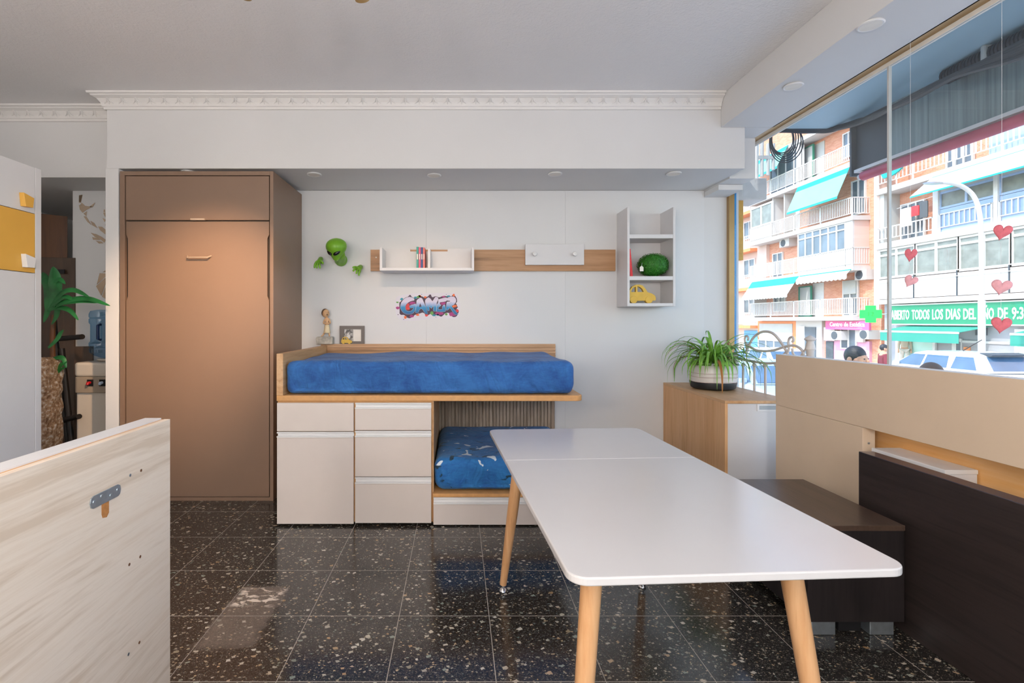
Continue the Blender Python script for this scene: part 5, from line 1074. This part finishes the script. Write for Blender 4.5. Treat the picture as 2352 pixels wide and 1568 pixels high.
awning(32.6, 35.8, XB - 0.052, 13.0, 21.2, 11.6, 'pale mint awning high up behind the hanging cable loops', 0.25, 'awn_mint', False, 0.15)
def aircon(px0, px1, py0, py1, X, label):
    y1, y0 = D(px0, X), D(px1, X); zt, zb = Zp(py0, y0), Zp(py1, y0); t = thing('air_conditioner', label, 'air conditioner', (X, (y0+y1)/2, zb), group='air conditioners on the brick block')
    B('casing', M['render_white'], t, (X, XW - 0.3 if X < 22.3 else XW - 0.002, y0, y1, zb, zt)); c = Vector((X - 0.001, y0 + (y1-y0)*0.6, (zt+zb)/2)); MB().lathe([(0.24, 0), (0.24, 0.015), (0.05, 0.02)], c, 20, Matrix.Rotation(math.radians(-90), 3, 'Y')).build('fan_grille', M['clad_dark'], t)
aircon(1963, 1990, 618, 641, 22.5, 'white air conditioner on brick wall beside the scalloped awning'); aircon(1790, 1812, 546, 564, 22.4, 'white air conditioner on brick wall of the second floor')
aircon(1906, 1932, 760, 781, 22.3, 'white air conditioner below the left end of the pink salon sign'); aircon(1975, 1995, 758, 779, 22.3, 'white air conditioner below the pharmacy cross')
def lettering(par, txt, X, ystart, z, size, mat, off=0.0, wid=None, name='lettering', sx=1.0):
    vv, ff = curve_mesh(None, 0.02, text=txt, size=size, offset=off); w = max(p.x for p in vv) - min(p.x for p in vv); k_ = (wid / w) if wid else sx
    return MB().add([(X - 0.012 - p.z, ystart - p.x*k_, z + p.y) for p in vv], ff).build(name, M[mat], par, recalc=False)
XS = 22.3; ya, yb = D(1896, XS), D(1996, XS); zt, zb = 1.31 + 1*ya/F, 1.31 - 19*((ya+yb)/2)/F
sg = thing('shop_sign', 'pink shop sign reading Centro de Estética', 'sign', (XS, (ya+yb)/2, zb)); B('board', M['sign_pink'], sg, (XS, XS + 0.12, yb, ya, zb, zt))
lettering(sg, 'Centro de Estética', XS, ya - 0.35, zb + 0.19, 0.36, 'letters', 0.006, (ya-yb)*0.80); lettering(sg, '···················', XS, ya - 0.8, zb + 0.06, 0.11, 'letters', 0.002, (ya-yb)*0.6)
# right-hand building
yR0, yR1 = 14.0, 25.9
rb_ = thing('apartment_building', 'white balconied apartment block with a green shop sign across the street', 'building', (26, 20, -1.1))
B('wall', M['brick'], rb_, (XW, 30, yR0 - 3, yR1 - 0.01, -1.1, 16.0))
for a_, b_ in ((2.20, 2.43), (5.05, 5.36), (7.90, 8.18), (10.75, 11.0), (13.5, 13.8)): B('balcony_slab', M['render_white'], rb_, (XB - 0.05, XW - 0.001, yR0, yR1, a_, b_))
B('end_wall', M['render_pink'], rb_, (XB + 0.1, XW - 0.001, yR1 - 0.15, yR1 - 0.02, 2.43, 13.5))
yy = yR1 - 0.15; i = 0                                # first floor: white parapet panels with thin posts and glazing
while yy > yR0 + 0.3:
    y2 = max(yR0, yy - 2.05); B('parapet_panel', M['render_white'], rb_, (XB, XB + 0.08, y2 + 0.03, yy - 0.03, 2.46, 3.46))
    B('parapet_post', M['clad_dark'], rb_, (XB - 0.03, XB + 0.0, y2 - 0.02, y2 + 0.02, 2.43, 3.6)); glazing(rb_, XB + 0.1, y2 + 0.02, yy - 0.02, 3.5, 5.04, 2, 'curtain_pane', fw=0.10, top=0.28); yy = y2; i += 1
railm = MB(); railm.box(XB - 0.052, XB - 0.035, yR0, yR1, 3.56, 3.60); railm.box(XB - 0.052, XB - 0.035, yR0, yR1, 3.30, 3.33); railm.build('parapet_rail', M['silicone'], rb_)
ym_ = dB(2148)                                        # second floor: open balcony, then a blue glazed one
railing(rb_, ym_ + 0.1, yR1 - 0.2, 5.36, 6.15, sp=0.2, posts=1.5, low=0.18); B('pillar', M['rail_white'], rb_, (XB - 0.02, XB + 0.2, ym_ - 0.15, ym_ + 0.1, 5.36, 7.9))
glazing(rb_, XW - 0.1, D(2128, XW), D(2075, XW), 5.4, 7.3, 3, 'pane_dark'); B('side_screen', M['blind'], rb_, (XB + 0.12, XW - 0.001, yR1 - 0.4, yR1 - 0.16, 5.36, 7.9))
yy = ym_ - 0.16
for w in (2.35, 2.35, 2.2):
    y2 = yy - w; B('blue_panel', M['panel_blue'], rb_, (XB + 0.06, XB + 0.12, y2 + 0.05, yy, 5.36, 6.40)); railing(rb_, y2 + 0.1, yy - 0.05, 5.36, 6.2, x=XB, sp=0.2, posts=9, low=0.2); glazing(rb_, XB + 0.1, y2 + 0.05, yy, 6.42, 7.2, 2, 'curtain_pane', 'panel_blue', 0.09); B('blind_box', M['blind'], rb_, (XB + 0.06, XB + 0.16, y2 + 0.05, yy, 7.205, 7.89)); B('pillar', M['rail_white'], rb_, (XB - 0.02, XB + 0.2, y2 - 0.12, y2 + 0.045, 5.36, 7.9)) ; yy = y2 - 0.13
railing(rb_, yR0, yR1 - 0.2, 8.18, 9.05, sp=0.2, posts=1.9, low=0.25); railing(rb_, yR0, yR1 - 0.2, 11.0, 11.9, sp=0.2, posts=1.9, low=0.25)
B('blue_panel', M['panel_blue'], rb_, (XB + 0.3, XB + 0.4, dB(2352), dB(2255), 8.18, 10.7)); glazing(rb_, XW - 0.1, D(2240, XW), D(2180, XW), 8.3, 10.2, 3, 'pane_dark')
t_ = awning(dB(2352) - 2, dB(2145), XB - 0.052, 7.95, 20.9, 7.05, 'long white awning over the blue glazed balcony', 0.04, 'awn_white', False, 0.06)
t_ = thing('parasol', 'folded teal parasol canopy on the upper balcony under the red awning roll', 'parasol', (XB - 0.1, dB(2050), 8.2))
q = [W(2022, 400, dB(2024, 21.9)), W(2030, 410, dB(2030, 21.9)), W(2050, 403, dB(2050, 21.9)), W(2066, 392, dB(2066, 21.9)), W(2082, 372, dB(2082, 21.9)), W(2084, 350, dB(2084, 21.9)), W(2018, 360, dB(2018, 21.9))]
MB().prism([(p.y, p.z) for p in q], 'x', 21.86, 21.94).build('canopy', M['awn_teal'], t_); MB().cyl((21.99, dB(2060), 8.19), (21.99, dB(2060), 10.6), 0.03, n=8).build('pole', M['rail_white'], t_)
for i, (pa, pb_, pya, pyb, mt, lb_) in enumerate(((2068, 2092, 478, 520, 'paper', 'beige garment drying on the brick balcony'), (2092, 2110, 473, 496, 'red', 'red towel hanging on the balcony line'), (2112, 2130, 462, 500, 'clad_dark', 'dark garment hanging beside the red towel'))):
    X = 22.4; y1, y0 = D(pa, X), D(pb_, X); z1, z0 = Zp(pya, (y0+y1)/2), Zp(pyb, (y0+y1)/2); v, f = cushion(X - 0.03, X + 0.03, y0, y1, z0, z1, 0.025, 0.09, lambda p, n: Vector((0.03*math.sin(p.y*14), 0, 0))); tag(MB().add(v, f).build('laundry', M[mt], None, smooth=True), lb_, 'laundry')
tag(MB().cyl((22.4, D(2060, 22.4), 7.05), (22.4, D(2145, 22.4), 7.20), 0.008, n=6).build('washing_line', M['string'], None), 'washing line across the brick balcony', 'washing line')
# ground floor of the white block: green sign, awnings, shop windows
XS = 22.1; ya, yb = D(2047, XS), 15.5; z0, z1 = 1.19, 2.10
sg = thing('shop_sign', 'long green sign reading ABIERTO TODOS LOS DIAS DEL AÑO DE 9:30', 'sign', (XS, (ya+yb)/2, z0)); B('board', M['sign_green'], sg, (XS, XS + 0.4, yb, ya, z0, z1)); B('border', M['letters'], sg, (XS - 0.02, XS + 0.42, yb, ya, z1 + 0.001, z1 + 0.05), (XS - 0.02, XS + 0.42, yb, ya, z0 - 0.05, z0 - 0.001))
wds = [('ABIERTO', 2047.5, 2089), ('TODOS', 2095, 2135.5), ('LOS', 2142, 2166.5), ('DIAS', 2173.5, 2206.5), ('DEL', 2213.5, 2242.5), ('AÑO', 2249, 2283.5), ('DE', 2293, 2315.5), ('9:30', 2325, 2365)]
for w_, a_, b_ in wds:
    yA, yB_ = D(a_, XS), D(b_, XS); vv, ff = curve_mesh(None, 0.02, text=w_, size=0.66, offset=0.010); xmn = min(p.x for p in vv); wv = max(p.x for p in vv) - xmn
    MB().add([(XS - 0.012 - p.z, yA - (p.x - xmn) * (yA - yB_) / wv, z0 + 0.22 + p.y) for p in vv], ff).build('lettering', M['letters'], sg, recalc=False)
B('shop_wall', M['grey_stone'], rb_, (XW - 0.45, XW - 0.001, yR0, yR1, -0.95, 2.195))
for a_, b_ in ((2062, 2148), (2338, 2420)):
    y1, y0 = D(a_, XW - 0.5), D(b_, XW - 0.5); glazing(rb_, XW - 0.53, y0, y1, -0.9, 1.0, 1, 'mint_glass', 'rail_white', 0.12)
B('doorway', M['rail_white'], rb_, (XW - 0.5, XW - 0.451, D(2208, 22.45), D(2186, 22.45), -0.95, 0.55)); B('door', M['pane_dark'], rb_, (XW - 0.52, XW - 0.501, D(2206, 22.45), D(2197, 22.45), -0.95, 0.38)); B('vent_grille', M['clad_dark'], rb_, (XW - 0.5, XW - 0.451, D(2266, 22.45), D(2240, 22.45), 0.72, 1.05))
for z in (-0.55, 0.42): B('string_course', M['rail_white'], rb_, (XW - 0.5, XW - 0.451, D(2318, 22.45), D(2209, 22.45), z - 0.05, z + 0.05))
B('niche_sign', M['rail_white'], rb_, (XW - 0.52, XW - 0.451, D(2284, 22.45), D(2265, 22.45), -0.95, 0.05)); B('plaque', M['orange'], rb_, (XW - 0.5, XW - 0.451, D(2227, 22.45), D(2213, 22.45), 0.0, 0.18))
def shop_awning(px0, px1, label):
    xb = 21.0; y1, y0 = D(px0, xb), D(px1, xb); t = thing('awning', label, 'awning', (xb, (y0+y1)/2, 0.4))
    MB().add([(22.4, y0, 1.12), (22.4, y1, 1.12), (xb, y1, 0.86), (xb, y0, 0.86), (22.4, y0, 1.10), (22.4, y1, 1.10), (xb, y1, 0.84), (xb, y0, 0.84)], [(0,1,2,3),(4,7,6,5),(0,4,5,1),(1,5,6,2),(2,6,7,3),(3,7,4,0)]).build('fabric', M['canopy_green'], t)
    B('front_bar', M['letters'], t, (xb - 0.05, xb - 0.001, y0, y1, 0.79, 0.87)); B('valance', M['canopy_green'], t, (xb - 0.03, xb - 0.012, y0, y1, 0.38, 0.788)); B('arm', M['letters'], t, (xb, 22.4, y1 - 0.3, y1 - 0.25, 0.80, 0.838))
shop_awning(2023, 2203, 'dark green shop awning with a white bar below the ABIERTO lettering'); shop_awning(2322, 2480, 'dark green shop awning behind the lowest red heart')
# pharmacy cross
XC = 20.9; yc = D(2000, XC); zc_ = Zp(721, yc); ph = thing('pharmacy_cross', 'bright green pharmacy cross sign at the corner of the brick block', 'sign', (XC, yc, zc_ - 0.4))
s_ = 0.43; w_ = 0.21
cr = [(-w_,-s_),(w_,-s_),(w_,-w_),(s_,-w_),(s_,w_),(w_,w_),(w_,s_),(-w_,s_),(-w_,w_),(-s_,w_),(-s_,-w_),(-w_,-w_)]
vx = Vector((math.cos(math.radians(35)), -math.sin(math.radians(35)), 0)); vn = Vector((-math.sin(math.radians(35)), -math.cos(math.radians(35)), 0)); c0 = Vector((XC, yc, zc_)); m = MB(); n = 12
m.add([c0 + vx*a_ + Vector((0,0,b_)) for a_, b_ in cr] + [c0 + vx*a_ + Vector((0,0,b_)) - vn*0.14 for a_, b_ in cr], [tuple(range(12)), tuple(range(12,24))[::-1]] + [(i, i+12, (i+1) % 12 + 12, (i+1) % 12) for i in range(12)]); m.build('cross_body', M['cross_led'], ph)
vv, ff = curve_mesh(None, 0, text='12', size=0.3); MB().add([c0 + vx*(p.x - 0.16) + Vector((0,0,p.y - 0.1)) + vn*0.006 for p in vv], ff).build('digits', M['cross_text'], ph, recalc=False)
MB().cyl(c0 - vn*0.07 + Vector((0,0,0)), Vector((XW - 0.01, c0.y + 0.6, zc_)), 0.03, n=8).build('bracket', M['silicone'], ph)
# street lamp
XLp = 18.4; yl = D(2255, XLp); sl_ = thing('street_lamp', 'tall grey street lamp with a curved arm between the cars and the shops', 'street lamp', (XLp, yl, -0.95))
def LPt(px, py): return W(px, py, yl)
MB().tube(smooth_pts([Vector((XLp, yl, -0.949)), LPt(2255, 690), LPt(2254, 560), LPt(2250, 490), LPt(2236, 450), LPt(2210, 428), LPt(2180, 420), LPt(2160, 419)], 6), 0.07, 12).build('pole', M['silicone'], sl_, smooth=True)
MB().cyl((XLp, yl, -0.948), LPt(2255, 690), 0.10, n=14).build('pole_base', M['silicone'], sl_, smooth=True)
MB().ell(LPt(2143, 421), 0.36, 0.13, 0.05, 16, 8).build('lamp_head', M['zinc'], sl_, smooth=True)
# ------------------------------------------------------------------ cars
M['car_white'] = plain('white_car_paint', '#eef0f2', 0.2, var=0.01, coat=0.5); M['car_dark'] = plain('steel_blue_car_paint', '#9fb2c2', 0.2, var=0.03, coat=0.5); M['car_glass'] = plain('car_glass', '#566f86', 0.06, var=0.2, scale=1.5)
M['tyre'] = plain('tyre', '#26282b', 0.8); M['rim'] = plain('alloy_rim', '#c2c6ca', 0.3, metal=0.7); M['lamp_red'] = plain('tail_lamp', '#b92430', 0.2)
def car(x, y, z, paint, label, wagon=True, flip=False):
    """car along Y, its rear toward -Y (or +Y when flipped); x,y = centre"""
    t = thing('car', label, 'car', (x, y, z), math.pi if flip else 0.0)
    def loft(secs):                                    # sections: (y, z, half width) closed belt
        pass
    low = [(-2.15,0.35),(-2.2,0.6),(-2.15,0.88),(-1.6,0.95),(1.0,0.95),(1.95,0.80),(2.15,0.62),(2.15,0.32)]
    vs = []; n = len(low)
    for hx in (-0.86, -0.80, 0.80, 0.86): 
        for (yy_, zz_) in low: vs.append((hx, yy_*(1 if abs(hx) > 0.82 else 1.012), zz_ + (0.0 if abs(hx) > 0.82 else 0.02 if zz_ > 0.5 else -0.02)))
    fs = [tuple(range(n)), tuple(range(3*n, 4*n))[::-1]]
    for s in range(3): fs += [(s*n+i, s*n+(i+1) % n, (s+1)*n+(i+1) % n, (s+1)*n+i) for i in range(n)]
    MB().add(vs, fs).build('body', M[paint], t, smooth=True, local=True, bevel=0.05, seg=3)
    if wagon: cab = [(-2.02,0.95,0.80),(-1.62,1.44,0.62),(-1.2,1.49,0.62),(0.05,1.48,0.62),(0.45,1.40,0.62),(1.15,0.96,0.80)]
    else: cab = [(-1.55,0.95,0.80),(-0.95,1.40,0.60),(-0.6,1.44,0.60),(0.2,1.44,0.60),(0.55,1.36,0.60),(1.15,0.96,0.80)]
    n = len(cab); vs = [(-h, yy_, zz_) for yy_, zz_, h in cab] + [(h, yy_, zz_) for yy_, zz_, h in cab]
    MB().add(vs, [tuple(range(n)), tuple(range(n, 2*n))[::-1]] + [(i, i+n, (i+1) % n + n, (i+1) % n) for i in range(n)]).build('cabin', M[paint], t, smooth=True, local=True, bevel=0.03, seg=2)
    def sidepane(a0, a1, b0, b1, s):                   # bottom y0,y1 and top y0,y1
        vs = []
        for (yy_, zz_) in ((a0, 1.0), (a1, 1.0), (b1, 1.36), (b0, 1.36)):
            h = 0.80 - (zz_ - 0.95) * (0.18/0.49 if wagon else 0.20/0.49) + 0.006; vs += [(s*h, yy_, zz_), (s*(h+0.008), yy_, zz_)]
        MB().add(vs, [(0,2,4,6),(1,7,5,3),(0,1,3,2),(2,3,5,4),(4,5,7,6),(6,7,1,0)]).build('side_window', M['car_glass'], t, local=True)
    for s in (-1, 1):
        sidepane(0.1, 0.98, 0.05, 0.48, s); sidepane(-0.75, 0.02, -0.70, -0.02, s)
        if wagon: sidepane(-1.62, -0.88, -1.42, -0.92, s)
        else: sidepane(-1.25, -0.85, -0.92, -0.80, s)
    def endpane(p0, p1, w0, w1, nm):
        vs = []; dv = (Vector((0, p1[0]-p0[0], p1[1]-p0[1]))).normalized(); nr = Vector((0, -dv.z, dv.y)) if p0[0] < 0 else Vector((0, dv.z, -dv.y)); nr = nr if nr.z > 0 else -nr
        for k_ in (0.004, 0.014): vs += [Vector((-w0, p0[0], p0[1])) + nr*k_, Vector((w0, p0[0], p0[1])) + nr*k_, Vector((w1, p1[0], p1[1])) + nr*k_, Vector((-w1, p1[0], p1[1])) + nr*k_]
        MB().add(vs, [(0,1,2,3),(4,7,6,5),(0,4,5,1),(1,5,6,2),(2,6,7,3),(3,7,4,0)]).build(nm, M['car_glass'], t, local=True)
    r0, r1 = cab[0], cab[1]; f0, f1 = cab[-1], cab[-2]
    L_ = lambda a_, b_, q_: (a_[0] + (b_[0]-a_[0])*q_, a_[1] + (b_[1]-a_[1])*q_)
    endpane(L_(r0, r1, 0.12), L_(r0, r1, 0.88), 0.68, 0.55, 'rear_window'); endpane(L_(f0, f1, 0.08), L_(f0, f1, 0.94), 0.70, 0.56, 'windscreen')
    if wagon: MB().prism([(-1.80,1.42),(-1.50,1.475),(-1.50,1.50),(-1.84,1.45)], 'x', -0.56, 0.56).build('spoiler', M['clad_dark'], t, local=True)
    for s in (-1, 1):
        B('tail_lamp', M['lamp_red'], t, (s*0.62, s*0.80, -2.215, -2.16, 0.70, 0.86), local=True)
        for yy_ in (-1.35, 1.32):
            c = Vector((s*0.78, yy_, 0.315)); wv = Vector((0.09*s, 0, 0)); w = MB().cyl(c - wv, c + wv*1.15, 0.315, n=24).build('wheel', M['tyre'], t, smooth=True, local=True); MB().cyl(c + wv*1.15, c + wv*1.2, 0.21, n=20).build('rim', M['rim'], w, local=True)
        B('mirror', M[paint], t, (s*0.81, s*0.98, 0.80, 0.90, 0.98, 1.08), local=True, bevel=0.02)
    return t
w1 = car(15.7, 15.75, -1.1, 'car_white', 'white estate car parked across the street below the green sign')
MB().cyl((0.3, -0.2, 1.49), (0.3, -0.75, 1.85), 0.012, n=6).build('antenna', M['black_mat'], w1, local=True)
car(11.6, 18.4, -1.1, 'car_white', 'white hatchback parked beyond the steel-blue car', False)
car(7.6, 12.4, -1.1, 'car_dark', 'steel-blue car parked near the pavement behind the iron headboard', False, True)
# ------------------------------------------------------------------ people outside
M['shirt_a'] = plain('grey_blue_shirt', '#5a6a80', 0.85); M['shirt_b'] = plain('dark_red_top', '#7a2f38', 0.85); M['sweater'] = plain('beige_sweater', '#bfae98', 0.9); M['trouser'] = plain('dark_trousers', '#2d3138', 0.9); M['trouser_b'] = plain('sand_trousers', '#c8bdae', 0.9); M['shoe'] = plain('dark_shoes', '#1d1c1c', 0.6)
def person(x, y, z, h, ang, label, shirt='shirt_a', legs='trouser', hair='hair_dark'):
    t = thing('person', label, 'person', (x, y, z), ang); s = h / 1.75
    def v_(a_, b_, c_): return Vector((a_*s, b_*s, c_*s))
    V = [v_(0,0,0.96), v_(0,0,1.12), v_(0,0.01,1.30), v_(0,0.01,1.45), v_(0,0,1.54), v_(0,0,1.60), v_(0,0,1.69)]; E = [(i, i+1) for i in range(6)]; R_ = [(0.15,0.11), (0.14,0.10), (0.16,0.11), (0.10,0.08), 0.055, (0.070,0.085), (0.068,0.085)]
    for sd in (-1, 1):
        n = len(V); V += [v_(sd*0.18,0.01,1.42), v_(sd*0.235,0.03,1.15), v_(sd*0.24,-0.06,0.92), v_(sd*0.24,-0.09,0.83)]; E += [(3, n), (n, n+1), (n+1, n+2), (n+2, n+3)]; R_ += [0.06, 0.046, 0.034, 0.036]
        for k_ in range(5): m_ = len(V); V += [v_(sd*0.24 + (k_-2)*0.016, -0.105, 0.79), v_(sd*0.24 + (k_-2)*0.017, -0.115, 0.745 - 0.012*(2 - abs(k_-2)))]; E += [(n+3, m_), (m_, m_+1)]; R_ += [0.011, 0.009]
        n = len(V); st_ = 0.12*sd; V += [v_(sd*0.09,0,0.88), v_(sd*0.10,-st_*0.6,0.50), v_(sd*0.10,-st_,0.09), v_(sd*0.11,-st_-0.13,0.045)]; E += [(0, n), (n, n+1), (n+1, n+2), (n+2, n+3)]; R_ += [0.085, 0.062, 0.045, 0.042]
    vv, ff = skin_mesh(V, E, [tuple(q*s for q in r_) if isinstance(r_, tuple) else r_*s for r_ in R_], 0, 1); MB().add(vv, ff).build('body', M['skin'], t, smooth=True, local=True)
    hd = v_(0, -0.005, 1.645)
    MB().ell(hd + v_(0, 0.012, 0.022), 0.088*s, 0.108*s, 0.112*s, 20, 14, None).build('hair', M[hair], t, smooth=True, local=True)
    MB().ell(hd + v_(0, -0.03, -0.03), 0.078*s, 0.085*s, 0.098*s, 18, 12).build('face', M['skin'], t, smooth=True, local=True)
    MB().ell(hd + v_(0, -0.118, -0.035), 0.013*s, 0.018*s, 0.022*s, 10, 8).build('nose', M['skin'], t, smooth=True, local=True); MB().ell(hd + v_(0, -0.106, -0.075), 0.025*s, 0.008*s, 0.007*s, 10, 6).build('mouth', M['felt_red'], t, smooth=True, local=True)
    for sd in (-1, 1): MB().ell(hd + v_(sd*0.092, 0.012, -0.025), 0.014*s, 0.026*s, 0.036*s, 12, 8).build('ear', M['skin'], t, smooth=True, local=True); MB().ell(hd + v_(sd*0.032, -0.104, -0.008), 0.012*s, 0.006*s, 0.007*s, 10, 6).build('eye', M['black_mat'], t, smooth=True, local=True)
    def shell(ids, rad, nm, mt):
        mp_ = {a_: i for i, a_ in enumerate(ids)}; vv, ff = skin_mesh([V[a_] for a_ in ids], [(mp_[a_], mp_[b_]) for a_, b_ in E if a_ in mp_ and b_ in mp_], [tuple(q*s*rad + 0.008 for q in R_[a_]) if isinstance(R_[a_], tuple) else R_[a_]*s*rad + 0.010 for a_ in ids], 0, 1); MB().add(vv, ff).build(nm, M[mt], t, smooth=True, local=True)
    a0 = 7; la = 7 + 4 + 10; lb_ = la + 4
    shell([0,1,2,3, a0,a0+1,a0+2, lb_,lb_+1,lb_+2], 1.12, 'top', shirt); shell([0, la,la+1,la+2, lb_+14,lb_+15,lb_+16], 1.15, 'trousers', legs)
    for k_ in (la, lb_ + 14): MB().ell(V[k_+3] + v_(0, 0.05, -0.002), 0.05*s, 0.13*s, 0.045*s, 14, 8).build('shoe', M['shoe'], t, smooth=True, local=True)
    return t
XP = 4.5; dP = D(1965, XP); topz = Zp(794, dP); person(XP, dP, -0.7495, (topz + 0.75)/1.0 * 0.985, math.radians(20), 'person with dark hair passing outside above the cream panel')
XP = 4.2; dP = D(2140, XP); topz = Zp(832, dP); person(XP, dP, -0.7495, (topz + 0.75) * 0.985, math.radians(-10), 'person with brown hair outside, only the crown showing over the panel', 'shirt_b', 'trouser', 'hair_brown')
XP = 13.4; dP = D(2030, XP); topz = Zp(790, dP); person(XP, dP, -1.0995, (topz + 1.1) * 0.985, math.radians(70), 'pedestrian in a dark red top walking beside the white estate car', 'shirt_b')
XP = 22.2; dP = D(2078, XP); topz = Zp(764, dP); person(XP, dP, -0.9495, (topz + 0.95) * 0.985, math.radians(-40), 'person in a beige sweater standing at the mint shop window', 'sweater', 'trouser_b')
